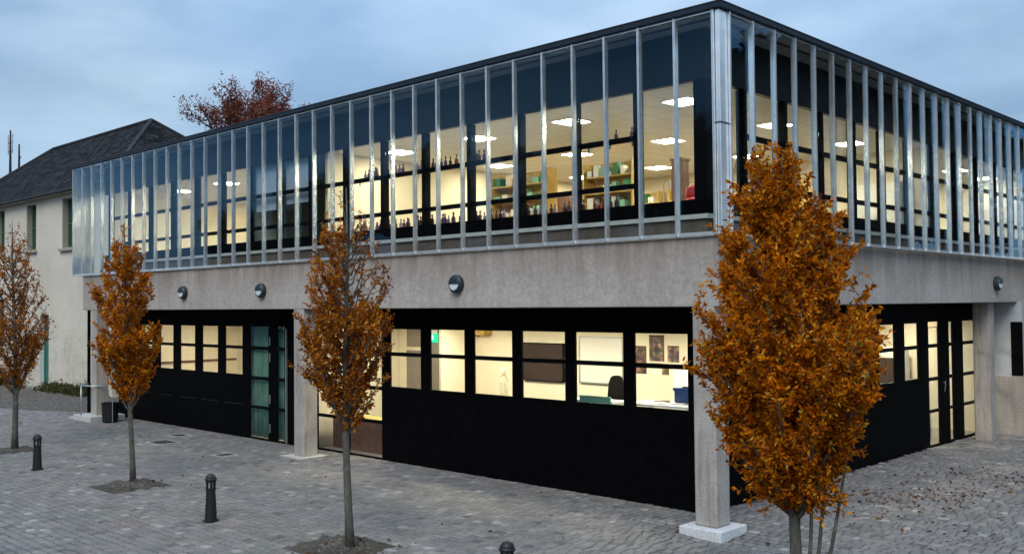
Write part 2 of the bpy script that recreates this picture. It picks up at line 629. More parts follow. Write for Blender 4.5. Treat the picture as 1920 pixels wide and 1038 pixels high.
def render_wall():
    m, nt, b = newmat('cream_roughcast')
    v = coords(nt)
    f = noise(nt, v, 9, 6, 0.7)
    g = noise(nt, v, 0.45, 5, 0.6)
    c = ramp(nt, g, [(0.3, (0.62, 0.575, 0.48)), (0.7, (0.75, 0.70, 0.60))])
    c = mixc(nt, c, ramp(nt, f, [(0.3, (0.80, 0.80, 0.80)), (0.7, (1.05, 1.05, 1.05))]), 1.0, 'MULTIPLY')
    sx = nt.nodes.new("ShaderNodeSeparateXYZ")
    nt.links.new(v, sx.inputs[0])
    mr = nt.nodes.new("ShaderNodeMapRange")
    mr.inputs['From Min'].default_value = 4.6
    mr.inputs['From Max'].default_value = 1.4
    nt.links.new(sx.outputs['Z'], mr.inputs['Value'])
    ad = nt.nodes.new("ShaderNodeMath")
    ad.operation = 'MULTIPLY'
    nt.links.new(mr.outputs[0], ad.inputs[0])
    nt.links.new(ramp(nt, noise(nt, v, 2.6, 5, 0.7), [(0.46, (0, 0, 0)), (0.66, (0.42, 0.42, 0.42))]), ad.inputs[1])
    c = mixc(nt, c, (0.27, 0.20, 0.17), ad.outputs[0])
    nt.links.new(c, b.inputs['Base Color'])
    b.inputs['Roughness'].default_value = 0.9
    bump(nt, b, f, 0.5, 0.02)
    return m


M['roughcast'] = render_wall()
M['reveal'] = simple('stone_reveal', (0.36, 0.33, 0.28), 0.85, 0, 0.15, 6)


def slate_mat():
    m, nt, b = newmat('slate_courses')
    g = nt.nodes.new("ShaderNodeNewGeometry")
    r = ramp(nt, g.outputs['Random Per Island'], [(0.0, (0.010, 0.011, 0.014)), (0.6, (0.022, 0.024, 0.028)), (1.0, (0.05, 0.052, 0.055))])
    f = noise(nt, coords(nt), 3.0, 6, 0.7)
    c = mixc(nt, r, ramp(nt, f, [(0.3, (0.6, 0.6, 0.6)), (0.7, (1.25, 1.25, 1.22))]), 1.0, 'MULTIPLY')
    nt.links.new(c, b.inputs['Base Color'])
    b.inputs['Roughness'].default_value = 0.7
    b.inputs['Specular IOR Level'].default_value = 0.15
    return m


M['slate'] = slate_mat()

# ------------------------------------------------------------------ ground


def dip(x, y):
    return -0.13 * math.exp(-((x - 0.3) ** 2 + (y + 0.6) ** 2) / 2.42)


PITS = [(-19.0, -4.25, 0.65), (-11.6, -4.5, 0.66), (-4.02, -4.62, 0.68), (3.65, -4.6, 0.66)]

xs = [-900, -300, -120, -60] + [round(-45 + 0.5 * i, 3) for i in range(111)] + [20, 40, 120, 300, 900]
ys = [-900, -300, -120, -40] + [round(-20 + 0.5 * i, 3) for i in range(81)] + [30, 50, 120, 300, 900]
gv = [(x, y, dip(x, y) - 0.022) for y in ys for x in xs]
nx = len(xs)
gf = [(j * nx + i, j * nx + i + 1, (j + 1) * nx + i + 1, (j + 1) * nx + i) for j in range(len(ys) - 1) for i in range(nx - 1)]
pavement = inst_mesh('pavement', gv, gf, M['sheet'])
tag(pavement, kind='structure')


def gravel_edge(x):
    # the dark gravel strip in front of the old house starts behind this line
    pts = [(-60, -6.0), (-29.1, -0.1), (-27.0, 1.0), (-25.2, 2.0), (-24.0, 3.4)]
    for (a, ya), (b_, yb) in zip(pts, pts[1:]):
        if x <= b_:
            return ya + (yb - ya) * (x - a) / (b_ - a)
    return 99


PL = [(-0.82, 0.02, -0.17, 0.67)]


def paver_ok(x, y):
    if x < -1.05 and y > 1.08:
        if not (x < -24.6 and y < 6):
            return False
    if y > 15.2 and x < 0.1:
        return False
    for px, py, h in PITS:
        if abs(x - px) < h and abs(y - py) < h:
            return False
    for a, b_, c, d in PL:
        if a < x < b_ and c < y < d:
            return False
    if x < -24.0 and y > gravel_edge(x):
        return False
    if -24.9 < x < -23.4 and -0.35 < y < 0.9:
        return False
    p = project(x, y, 0)
    if p is None or not (-330 < p[0] < 2250 and p[1] < 1330):
        return False
    return True


LENS = (0.13, 0.16, 0.19, 0.23)
ROW = 0.160
cells = []
y = -12.0
row = 0
while y < 16.5:
    x = -42.0 + R_.random() * 0.2
    while x < 9.0:
        L = R_.choice(LENS)
        cx_, cy_ = x + L / 2, y + ROW / 2
        x += L
        if paver_ok(cx_, cy_):
            cells.append((cx_, cy_, L))
    y += ROW
    row += 1


def paver_verts(L, W):
    g, c, h = 0.0105, 0.014, 0.040
    a, b_ = L / 2 - g, W / 2 - g
    a2, b2 = a - c, b_ - c
    return [(-a, -b_, -h), (a, -b_, -h), (a, b_, -h), (-a, b_, -h), (-a, -b_, -c * 0.8), (a, -b_, -c * 0.8), (a, b_, -c * 0.8), (-a, b_, -c * 0.8), (-a2, -b2, 0), (a2, -b2, 0), (a2, b2, 0), (-a2, b2, 0)]


PF = []
for i in range(4):
    j = (i + 1) % 4
    PF += [(i, j, 4 + j, 4 + i), (4 + i, 4 + j, 8 + j, 8 + i)]
PF.append((8, 9, 10, 11))


def in_frame(c):
    p = project(c[0], c[1], 0)
    return 0 < p[0] < 1920 and 0 < p[1] < 1036


ranked = sorted([i for i, c in enumerate(cells) if in_frame(c)], key=lambda i: project(cells[i][0], cells[i][1], 0)[2])
near = set(ranked[:300])
variants = {}
tones = [0.12, 0.3, 0.45, 0.55, 0.68, 0.82, 0.97]
tone_w = [1.2, 5, 9, 9, 6, 3, .7]
for L in LENS:
    for t in tones:
        me = bpy.data.meshes.new('paver')
        me.from_pydata(paver_verts(L, ROW), [], PF)
        a = me.attributes.new('tone', 'FLOAT', 'POINT')
        a.data.foreach_set('value', [t] * 12)
        me.materials.append(M['paver'])
        variants[(L, t)] = me
V, F, T = [], [], []
pf = np.array(PF)
base_v = {L: np.array(paver_verts(L, ROW)) for L in LENS}
for i, (cx_, cy_, L) in enumerate(cells):
    z = dip(cx_, cy_) + R_.uniform(-0.004, 0.004)
    if i in near:
        o = link('paver', variants[(L, R_.choices(tones, tone_w)[0])], pavement, (cx_, cy_, z))
        o.rotation_euler = (R_.uniform(-.012, .012), R_.uniform(-.012, .012), R_.uniform(-.015, .015))
    else:
        b0 = base_v[L]
        tx, ty, tz = R_.uniform(-.02, .02), R_.uniform(-.02, .02), R_.uniform(-.02, .02)
        vv = b0.copy()
        vv[:, 0] -= tz * b0[:, 1]
        vv[:, 1] += tz * b0[:, 0]
        vv[:, 2] += tx * b0[:, 0] + ty * b0[:, 1] + z
        vv[:, 0] += cx_
        vv[:, 1] += cy_
        F.append(pf + 12 * len(V))
        V.append(vv)
        t = R_.choices(tones, tone_w)[0] + R_.uniform(-.06, .06)
        T.append(np.full(12, t))
pfield = inst_mesh('paver_field', np.concatenate(V), np.concatenate(F), M['paver'], pavement, {'tone': np.concatenate(T)})
tag(pfield, kind='stuff')

# tree pits
for k, (px, py, h) in enumerate(PITS):
    mb = MB()
    n = 9
    vs = []
    for j in range(n):
        for i in range(n):
            u, w = -h + 2 * h * i / (n - 1), -h + 2 * h * j / (n - 1)
            r = math.hypot(u, w)
            vs.append((px + u, py + w, -0.012 + 0.05 * max(0, 1 - r / h) + R_.uniform(-.008, .008) - (0.02 if max(abs(u), abs(w)) > h * .9 else 0)))
    fs = [(j * n + i, j * n + i + 1, (j + 1) * n + i + 1, (j + 1) * n + i) for j in range(n - 1) for i in range(n - 1)]
    bed = inst_mesh('soil_bed', vs, fs, M['soil'])
    tag(bed, kind='structure')
    mb = MB()
    for q in range(420):
        u, w = R_.gauss(0, h * .42), R_.gauss(0, h * .42)
        if max(abs(u), abs(w)) > h * .95:
            continue
        s = R_.uniform(0.008, 0.026)
        z = 0.045 * max(0, 1 - math.hypot(u, w) / h)
        mb.ball((px + u, py + w, z - 0.01 + s * .4), (s, s * R_.uniform(.6, 1), s * .6), 5, 3)
    tag(mb.build('gravel', M['pebble'], bed), kind='stuff')

# dark gravel strip before the old house
gpts = [(-60, -6.0), (-29.1, -0.1), (-27.0, 1.0), (-25.2, 2.0), (-24.6, 2.8), (-24.6, 4.2), (-60, 4.2)]
mb = MB()
mb.prism([(p[0], p[1]) for p in gpts], -0.03, 0.012)
gbed = mb.build('gravel_bed', M['gravel'])
tag(gbed, kind='structure')
mb = MB()
for q in range(5200):
    x = R_.uniform(-44, -24.7)
    y = R_.uniform(-3.2, 4.0)
    if y < gravel_edge(x) + .05:
        continue
    s = R_.uniform(0.02, 0.055)
    n = len(mb.v)
    mb.v += [(x - s, y - s * .7, 0.01), (x + s, y - s * .5, 0.01), (x + s * .7, y + s, 0.01), (x - s * .6, y + s * .8, 0.01), (x + R_.uniform(-.3, .3) * s, y, 0.012 + s * .9)]
    mb.f += [(n, n + 1, n + 4), (n + 1, n + 2, n + 4), (n + 2, n + 3, n + 4), (n + 3, n, n + 4)]
tag(mb.build('gravel', M['pebble'], gbed), kind='stuff')

# drain and manhole covers in the paving


def cover(x, y, w, d, label, rz=0.0):
    t = thing('manhole_cover', label, 'manhole cover', (x, y, 0.0), rz)
    MB().box(-w / 2, w / 2, -d / 2, d / 2, -0.02, 0.006).build('cover_plate', M['iron2'], t, bevel=.003)
    fr = MB()
    e = 0.035
    fr.box(-w / 2 - e, w / 2 + e, -d / 2 - e, -d / 2 - .002, -0.02, 0.009).box(-w / 2 - e, w / 2 + e, d / 2 + .002, d / 2 + e, -0.02, 0.009)
    fr.box(-w / 2 - e, -w / 2 - .002, -d / 2, d / 2, -0.02, 0.009).box(w / 2 + .002, w / 2 + e, -d / 2, d / 2, -0.02, 0.009)
    fr.build('frame', M['slabedge'], t)
    rb = MB()
    for i in range(4):
        yy = -d / 2 + d * (i + 1) / 5
        rb.box(-w * .42, w * .42, yy - .01, yy + .01, 0.0055, 0.011)
    rb.build('rib', M['iron2'], t)


M['iron2'] = simple('worn_cover_iron', (0.05, 0.055, 0.06), 0.6, 0.2, 0.3, 9)
cover(-13.8, -1.0, 0.42, 0.42, 'small square iron cover with pale rim in front of the glazed doors')
cover(-18.2, 0.05, 0.45, 0.42, 'square iron drain cover close to the black wall, farther left')
cover(-17.2, -0.95, 0.75, 0.55, 'long stained iron cover in the paving before the left windows')

# ------------------------------------------------------------------ modern building
BLD = thing('glass_fronted_building', 'two storey corner building with glass upper floor over concrete beam and black ground floor', 'building')
BAY = 0.75
NF, NS = 34, 27
ZB, ZT = 4.84, 8.49
X_END = -0.103 - NF * BAY          # left end of the glass box
Y_END = 0.264 + NS * BAY

# concrete beam, its stepped section
mb = MB()
mb.box(-24.95, -0.12, 0.04, 0.50, 3.64, 4.795)
mb.build('concrete_beam', M['concrete'], BLD, bevel=.018)
mb = MB()
mb.box(-0.58, -0.122, 0.505, Y_END, 3.64, 4.795)
mb.build('concrete_beam', M['concrete'], BLD, bevel=.018)
# soffit over the recess, upper slab
MB().box(-24.9, -0.585, 0.505, 1.3, 3.655, 3.75).build('recess_soffit', M['blackclad'], BLD)
MB().box(-1.3, -0.585, 1.305, Y_END, 3.655, 3.75).build('recess_soffit', M['blackclad'], BLD)
MB().box(-25.0, -0.64, 0.64, Y_END, 4.70, 4.86).build('floor_slab', M['carpet'], BLD)
MB().box(-25.6, -0.02, 0.02, Y_END, 8.50, 8.56).build('roof_deck', M['fascia'], BLD)


# columns
def column(x0, y0, w=0.42, plinth=True, z0=0.0):
    o = MB().box(x0, x0 + w, y0, y0 + w, z0 - (.12 if not plinth else 0), 3.652).build('column', M['column'], BLD, bevel=.03)
    if plinth:
        d = dip(x0 + w / 2, y0)
        e = 0.19
        MB().box(x0 - e, x0 + w + e, y0 - e, y0 + w + e, -0.2, 0.045).build('plinth', M['plinth'], o, bevel=.012)
    return o


column(-0.62, 0.035, plinth=True, z0=0.046)
column(-12.33, 0.045, plinth=False)
column(-0.755, 13.65, plinth=False)
column(-24.3, 0.05, plinth=False)
# sliver of pale bedding at second column
MB().box(-12.62, -11.72, -0.16, 0.65, -0.03, 0.012).build('footing', M['slabedge'], BLD)

# curtain wall


def mullion_mesh(axis):
    w, o, i, g, gd = 0.020, 0.048, 0.05, 0.007, 0.030
    prof = [(-w, i), (-w, -o), (-g, -o), (-g, -o + gd), (g, -o + gd), (g, -o), (w, -o), (w, i)]
    if axis == 'y':                     # side front: outward is +x
        prof = [(-d, a) for a, d in prof]
    mb = MB().prism(prof, ZB - 0.02, ZT)
    me = mb.mesh('mullion', M['alu'])
    bm = bmesh.new()
    bm.from_mesh(me)
    bmesh.ops.recalc_face_normals(bm, faces=bm.faces)
    bm.to_mesh(me)
    bm.free()
    return me


mf, ms = mullion_mesh('x'), mullion_mesh('y')
clip = MB()
fx = [-0.103 - i * BAY for i in range(NF + 1)]
sy = [0.264 + i * BAY for i in range(NS + 1)]
for x in fx:
    link('mullion', mf, BLD, (x, 0, 0))
for y in sy:
    link('mullion', ms, BLD, (0, y, 0))
pane_f = MB().box(-BAY / 2 + .031, BAY / 2 - .031, -0.006, 0.006, ZB + .03, ZT - .03).mesh('glass_pane', M['glass'])
pane_s = MB().box(-0.006, 0.006, -BAY / 2 + .031, BAY / 2 - .031, ZB + .03, ZT - .03).mesh('glass_pane', M['glass'])
for a, b_ in zip(fx, fx[1:]):
    o = link('glass_pane', pane_f, BLD, ((a + b_) / 2, 0, 0))
    o.rotation_euler = (R_.uniform(-.005, .005), 0, R_.uniform(-.008, .008))
for a, b_ in zip(sy, sy[1:]):
    o = link('glass_pane', pane_s, BLD, (0, (a + b_) / 2, 0))
    o.rotation_euler = (0, R_.uniform(-.005, .005), R_.uniform(-.008, .008))
# top and bottom rails, fascia
MB().box(X_END - .03, -0.14, -0.02, 0.045, ZB - .035, ZB + .03).build('bottom_rail', M['alu'], BLD)
MB().box(-0.045, 0.02, 0.30, Y_END, ZB - .035, ZB + .03).build('bottom_rail', M['alu'], BLD)
MB().box(X_END - .03, -0.14, -0.012, 0.04, ZT - .03, ZT + .005).build('top_rail', M['alu'], BLD)
MB().box(-0.04, 0.012, 0.30, Y_END, ZT - .03, ZT + .005).build('top_rail', M['alu'], BLD)
MB().box(X_END - .06, 0.08, -0.085, 0.06, ZT + .006, ZT + .100).build('fascia', M['fascia'], BLD, bevel=.006)
MB().box(-0.06, 0.08, 0.0605, Y_END + .05, ZT + .006, ZT + .100).build('fascia', M['fascia'], BLD, bevel=.006)
MB().box(X_END - .065, 0.092, -0.098, 0.07, ZT + .101, ZT + .114).build('coping', M['alu_dark'], BLD)
MB().box(-0.06, 0.092, 0.0705, Y_END + .05, ZT + .101, ZT + .114).build('coping', M['alu_dark'], BLD)
# soffit between outer glass and inner wall, with a bright rail
MB().box(X_END, -0.05, 0.046, 0.73, ZT - .012, ZT + .004).build('cavity_soffit', M['soffit'], BLD)
MB().box(-0.73, -0.046, 0.735, Y_END, ZT - .012, ZT + .004).build('cavity_soffit', M['soffit'], BLD)
rl = MB().box(X_END, -0.3, 0.30, 0.33, ZT - .05, ZT - .02)
rl.build('cavity_rail', M['alu_dark'], BLD)
MB().box(-0.33, -0.30, 0.34, Y_END, ZT - .05, ZT - .02).build('cavity_rail', M['alu_dark'], BLD)
# corner post with seams
cp = MB().box(-0.075, 0.005, 0.0 - .005, 0.235, ZB - .03, ZT).build('corner_post', M['alu'], BLD, bevel=.006)
MB().box(-0.098, -0.0752, 0.02, 0.2, ZB, ZT).box(-0.06, 0.0, 0.2352, 0.25, ZB, ZT).build('seam', M['alu_dark'], cp)
MB().box(-0.078, 0.009, -0.009, 0.238, 6.62, 6.65).build('joint', M['alu_dark'], cp)
# left return of the glass box
MB().box(X_END - .028, X_END + .03, 0.051, 0.70, ZB - .03, ZT).build('end_panel', M['alu'], BLD, bevel=.004)
# downpipe at the left end
dp = MB().tube([(-25.35, 0.42, 0.0), (-25.35, 0.42, 4.8)], 0.055, 10)
for z in (0.9, 2.4, 3.9):
    dp.lathe([(0.07, z), (0.07, z + .06)], 10, (-25.35, 0.42, 0))
dp.build('downpipe', M['black'], BLD, smooth=False)

# inner wall behind the glass: spandrel, upstand, slab edge, piers, transoms, panes
YI = 0.73
XL = -24.8
Z_HEAD, Z_SILL = 7.59, 5.51
MB().box(XL, -0.735, YI, YI + .12, Z_HEAD, ZT - .013).build('spandrel', M['band'], BLD)
MB().box(-0.85, -0.732, YI + .121, Y_END, Z_HEAD, ZT - .013).build('spandrel', M['band'], BLD)
MB().box(XL, -0.735, YI, YI + .12, 5.245, Z_SILL).build('sill_panel', M['blackclad'], BLD)
MB().box(-0.85, -0.732, YI + .121, Y_END, 5.245, Z_SILL).build('sill_panel', M['blackclad'], BLD)
MB().box(XL, -0.70, YI - .05, YI + .10, 5.165, 5.243).build('slab_edge', M['slabedge'], BLD)
MB().box(-0.80, -0.69, YI + .101, Y_END, 5.165, 5.243).build('slab_edge', M['slabedge'], BLD)
MB().box(XL, -0.735, YI + .0, YI + .10, 4.80, 5.163).build('upstand', M['upstand'], BLD)
MB().box(-0.83, -0.733, YI + .101, Y_END, 4.80, 5.163).build('upstand', M['upstand'], BLD)
pier_x = [-0.86] + [-2.24 - 1.483 * k for k in range(16)]
pier_y = [0.82] + [2.05 + 1.52 * k for k in range(13)]
pm = MB().box(-0.055, 0.055, -.01, 0.16, Z_SILL, Z_HEAD).mesh('window_pier', M['black'])
pm2 = MB().box(-0.16, .01, -0.055, 0.055, Z_SILL, Z_HEAD).mesh('window_pier', M['black'])
pier_x = [x for x in pier_x if x > XL]
for x in pier_x[1:]:
    link('window_pier', pm, BLD, (x, YI + .012, 0))
for y in pier_y[1:]:
    link('window_pier', pm2, BLD, (-0.732 - .012, y, 0))
MB().box(-0.99, -0.735, YI, YI + .2, Z_SILL, Z_HEAD).build('window_pier', M['black'], BLD)
TR1, TR2 = (6.69, 6.79), (5.815, 5.91)
for i, (a, b_) in enumerate(zip(pier_x, pier_x[1:])):
    hi, lo = a - (.055 if i else .13), b_ + .055
    if i > 0:
        for z0, z1 in (TR1, TR2):
            MB().box(lo + .001, hi - .001, YI + .03, YI + .10, z0, z1).build('transom', M['black'], BLD)
    MB().box(lo + .002, hi - .002, YI + .055, YI + .065, Z_SILL + .002, Z_HEAD - .002).build('window_pane', M['winglass'], BLD)
for i, (a, b_) in enumerate(zip(pier_y, pier_y[1:])):
    lo, hi = a + (.055 if i else .13), b_ - .055
    if i > 0:
        for z0, z1 in (TR1, TR2):
            MB().box(-0.83, -0.76, lo + .001, hi - .001, z0, z1).build('transom', M['black'], BLD)
    MB().box(-0.80, -0.79, lo + .002, hi - .002, Z_SILL + .002, Z_HEAD - .002).build('window_pane', M['winglass'], BLD)

# upper rooms
ZC = 7.65
YB, XB = 11.6, -13.2
MB().box(XL, -0.86, YI + .13, Y_END, ZC, ZC + .06).build('ceiling', M['ceil'], BLD)
MB().box(XL, -0.9, YB, YB + .1, 4.86, ZC).build('partition_wall', M['cream'], BLD)
MB().box(-24.8, -24.7, YI + .2, YB, 4.86, ZC).build('partition_wall', M['cream'], BLD)
MB().box(-15.72, -15.62, YI + .21, YB - .01, 4.861, ZC - .001).build('partition_wall', M['cream'], BLD)
MB().box(-12.22, -12.12, YI + .21, YB - .01, 4.861, ZC - .001).build('partition_wall', M['cream'], BLD)
MB().box(-8.0, -7.9, YB + .11, Y_END, 4.861, ZC - .001).build('partition_wall', M['cream'], BLD)
MB().box(-7.9, -0.9, Y_END - .12, Y_END - .01, 4.861, ZC - .001).build('partition_wall', M['cream'], BLD)

ORD = ['first', 'second', 'third', 'fourth', 'fifth', 'sixth', 'seventh', 'eighth', 'ninth']
lp_d = MB().box(-.30, .30, -.30, .30, -0.012, 0.0).mesh('diffuser', M['lamp'])
lf = MB()
lf.box(-.33, .33, -.33, -.302, -0.02, 0).box(-.33, .33, .302, .33, -0.02, 0).box(-.33, -.302, -.301, .301, -0.02, 0).box(.302, .33, -.301, .301, -0.02, 0)
lf_m = lf.mesh('lamp_frame', M['lampframe'])


def ceiling_light(x, y, z, label, group):
    t = thing('ceiling_light', label, 'ceiling light', (x, y, z), 0, group)
    link('diffuser', lp_d, t, (0, 0, 0))
    link('lamp_frame', lf_m, t, (0, 0, 0))


for j, y in enumerate((2.33, 5.95, 9.65)):
    for i in range(8):
        x = -2.25 - 2.88 * i
        if -15.6 < x < -12.2:
            continue
        ceiling_light(x, y, ZC - .002, f'lit square ceiling panel upstairs, {ORD[j]} row behind front glass, {ORD[i]} from glass corner', 'lit ceiling panels upstairs')
for j, y in enumerate((13.3, 16.95, 19.6)):
    for i, x in enumerate((-2.25, -5.13)):
        ceiling_light(x, y, ZC - .002, f'lit square ceiling panel in far side room upstairs, {ORD[j]} row, {ORD[i]} from side glass', 'lit ceiling panels upstairs')

# ground floor black wall, front
YW = 1.13
M['jointline'] = simple('panel_joint', (0.035, 0.038, 0.045), 0.5)
XW1, XW0 = -24.6, -1.1
ZH, ZTm, ZS = 3.165, (2.505, 2.595), 1.755
wins_a = [(-22.99, -22.10), (-21.63, -20.69), (-20.28, -19.30), (-18.91, -17.93), (-17.56, -16.55)]
wins_b = [(-9.90, -8.75), (-8.45, -7.27), (-7.00, -5.81), (-5.56, -4.34), (-4.10, -2.88), (-2.65, -1.43)]
doors_f = [(-16.21, -15.19, 'f'), (-14.81, -14.40, 'f')]


def wall_segments(lo, hi, cuts):
    out, c = [], lo
    for a, b_ in sorted(cuts):
        out.append((c, a))
        c = b_
    out.append((c, hi))
    return [(a, b_) for a, b_ in out if b_ - a > 0.01]


def put(mb, axis, a, b_, d0, d1, z0, z1):
    """a box on the front wall (axis x) or the side wall (axis y); d is depth behind the wall face"""
    if axis == 'x':
        mb.box(a, b_, YW + d0, YW + d1, z0, z1)
    else:
        mb.box(-1.1 - d1, -1.1 - d0, a, b_, z0, z1)
    return mb


def window(axis, a, b_, z0=ZS, z1=ZH, trans=(ZTm,)):
    fr = MB()
    e = 0.018
    put(fr, axis, a, a + e, .004, .05, z0, z1)
    put(fr, axis, b_ - e, b_, .004, .05, z0, z1)
    put(fr, axis, a + e, b_ - e, .004, .05, z0, z0 + e)
    put(fr, axis, a + e, b_ - e, .004, .05, z1 - e, z1)
    o = fr.build('window', M['black'], BLD)
    for t0, t1 in trans:
        put(MB(), axis, a + e + .001, b_ - e - .001, .002, .048, t0, t1).build('transom', M['black'], o)
    zz = [z0 + e] + [v for t in trans for v in (t[0], t[1])][::1] + [z1 - e]
    zz = sorted(zz)
    for k in range(0, len(zz) - 1, 2):
        put(MB(), axis, a + e + .001, b_ - e - .001, .022, .030, zz[k] + .001, zz[k + 1] - .001).build('pane', M['winglass'], o)
    return o


def door(axis, a, b_, name='glazed_door', top=ZH, handle=None, z0=0.02, rails=((0.85, 0.93), (1.66, 1.75), ZTm)):
    o = window(axis, a, b_, z0, top, rails)
    o.name = name
    return o


# cladding pieces of the front wall
for a, b_ in wall_segments(XW1, XW0, wins_a + wins_b + [(-16.21, -15.19), (-14.81, -14.40), (-12.9, -10.19)]):
    put(MB(), 'x', a, b_, 0, .045, -0.1, 3.652).build('cladding_panel', M['blackclad'], BLD)
for a, b_ in wins_a + wins_b:
    zj = (0.922, 0.934) if b_ < -16 else (0.9278, 0.9282)
    put(MB(), 'x', a + .001, b_ - .001, 0, .045, -0.1, zj[0]).build('cladding_panel', M['blackclad'], BLD)
    put(MB(), 'x', a + .001, b_ - .001, 0, .045, zj[1], ZS).build('cladding_panel', M['blackclad'], BLD)
    if b_ < -16:
        put(MB(), 'x', a + .001, b_ - .001, .004, .04, 0.9225, 0.9335).build('panel_joint', M['jointline'], BLD)
    put(MB(), 'x', a + .001, b_ - .001, 0, .045, ZH, 3.652).build('cladding_panel', M['blackclad'], BLD)
    window('x', a, b_)
for a, b_, k in [(-16.21, -15.19, 0), (-14.81, -14.40, 0), (-12.9, -11.55, 0), (-11.54, -10.19, 0)]:
    put(MB(), 'x', a + .001, b_ - .001, 0, .045, ZH, 3.652).build('cladding_panel', M['blackclad'], BLD)
    put(MB(), 'x', a + .001, b_ - .001, 0, .045, -0.1, .02).build('threshold', M['blackclad'], BLD)
d1 = door('x', -16.21, -15.19)
d2 = door('x', -14.81, -14.40, top=3.04)
door('x', -12.9, -11.55, 'glazed_screen')
door('x', -11.54, -10.19, 'glazed_screen')
hg = MB()
for z in (0.35, 1.15, 2.3, 2.75):
    hg.box(-15.13, -15.10, YW - .02, YW - .002, z - .12, z + .12)
hg.build('hinge', M['steel'], d2)
MB().box(-14.30, -14.26, YW - .045, YW - .002, 0.02, 3.1).build('frame_edge', M['steel'], d2)
MB().box(-14.77, -14.70, YW - .05, YW - .01, 1.02, 1.10).build('door_handle', M['black'], d2)

# side wall
wins_s = [(y - .46, y + .46) for y in (1.95, 3.40, 4.85, 6.06, 7.51, 8.96, 10.41)]
wins_s = [(1.5, 2.35), (2.75, 3.65), (4.15, 5.05), (5.6, 6.5), (7.05, 7.95), (8.50, 9.42), (9.96, 10.86)]
sd = [(11.47, 12.20), (12.88, 13.20), (13.90, 14.95)]
for a, b_ in wall_segments(YW + .121, 15.3, wins_s + sd):
    put(MB(), 'y', a, b_, 0, .045, -0.1, 3.652).build('cladding_panel', M['blackclad'], BLD)
put(MB(), 'y', YW + .001, YW + .12, -.0, .001, -.1, 3.65)
for a, b_ in wins_s:
    put(MB(), 'y', a + .001, b_ - .001, 0, .045, -0.1, 0.9278).build('cladding_panel', M['blackclad'], BLD)
    put(MB(), 'y', a + .001, b_ - .001, 0, .045, 0.9282, ZS).build('cladding_panel', M['blackclad'], BLD)
    put(MB(), 'y', a + .001, b_ - .001, 0, .045, ZH, 3.652).build('cladding_panel', M['blackclad'], BLD)
    window('y', a, b_)
for i, (a, b_) in enumerate(sd):
    put(MB(), 'y', a + .001, b_ - .001, 0, .045, ZH, 3.652).build('cladding_panel', M['blackclad'], BLD)
    put(MB(), 'y', a + .001, b_ - .001, 0, .045, -0.1, .02).build('threshold', M['blackclad'], BLD)
    o = door('y', a, b_, top=(3.03 if i == 0 else ZH), z0=.02)
    if i == 0:
        MB().tube([(-1.06, 12.42, 1.35), (-1.04, 12.42, 1.5), (-1.04, 12.42, 1.62)], .010, 8).tube([(-1.05, 12.42, 1.58), (-1.05, 12.32, 1.58)], .009, 8).build('door_handle', M['steel'], o)

# end wall of the recess with projecting lower wall
MB().box(-1.22, -0.02, 15.32, 15.5, 1.6, 3.652).build('end_wall', M['slabedge2'] if 'slabedge2' in M else simple('pale_blue_grey_render', (0.42, 0.45, 0.48), 0.8, 0, 0.08, 2), BLD)
MB().box(-1.25, 0.02, 15.22, 15.52, -0.1, 1.599).build('dado_wall', concrete('pinkish_concrete', (0.31, 0.285, 0.265), (0.40, 0.375, 0.355), (0.20, 0.17, 0.15), .7, 1.5), BLD, bevel=.01)
MB().box(-0.30, 0.0, 15.30, 15.319, 1.62, 3.1).build('dark_window', M['black'], BLD)
MB().box(-0.20, -0.02, 15.521, Y_END, -0.1, 3.652).build('side_wall', M['concrete'], BLD)

# ground rooms
MB().box(-24.6, -1.22, YW + .125, 15.2, -0.02, 0.01).build('floor_slab', M['carpet'], BLD)
MB().box(-24.55, -1.225, YW + .125, 15.2, 3.30, 3.36).build('ceiling', M['ceil'], BLD)
MB().box(-16.4, -1.3, 4.10, 4.2, 0.011, 3.299).build('partition_wall', M['cream'], BLD)
MB().box(-24.5, -16.42, 5.6, 5.7, 0.011, 3.299).build('partition_wall', M['cream'], BLD)
MB().box(-24.5, -24.4, YW + .13, 5.59, 0.011, 3.299).build('partition_wall', M['cream'], BLD)
MB().box(-16.41, -16.31, YW + .13, 5.59, 0.011, 3.299).build('partition_wall', M['cream'], BLD)
MB().box(-13.25, -13.15, YW + .13, 4.09, 0.011, 3.299).build('partition_wall', M['cream'], BLD)
MB().box(-10.10, -10.02, 2.9, 4.09, 0.011, 3.299).build('partition_wall', M['cream'], BLD)
MB().box(-4.7, -4.6, 4.21, 15.2, 0.011, 3.299).build('partition_wall', M['cream'], BLD)
MB().box(-4.6, -1.25, 15.21, 15.3, 0.011, 3.299).build('partition_wall', M['cream'], BLD)
MB().box(-24.38, -24.34, YW + .2, 5.5, 1.72, 1.80).build('wall_rail', M['wood'], BLD)
k = 0
for x, y in ((-22.3, 3.2), (-19.5, 3.2), (-17.6, 3.2), (-14.8, 2.6), (-11.6, 2.4), (-9.0, 2.4), (-6.9, 2.4), (-4.8, 2.4), (-2.7, 2.4)):
    ceiling_light(x, y, 3.298, f'lit ceiling panel in the ground floor front rooms, {ORD[k]} from the left end', 'lit ceiling panels downstairs')
    k += 1
for k, y in enumerate((5.6, 8.4, 11.2, 13.8)):
    ceiling_light(-2.8, y, 3.298, f'lit ceiling panel in the ground floor side room, {ORD[k]} from the corner', 'lit ceiling panels downstairs')


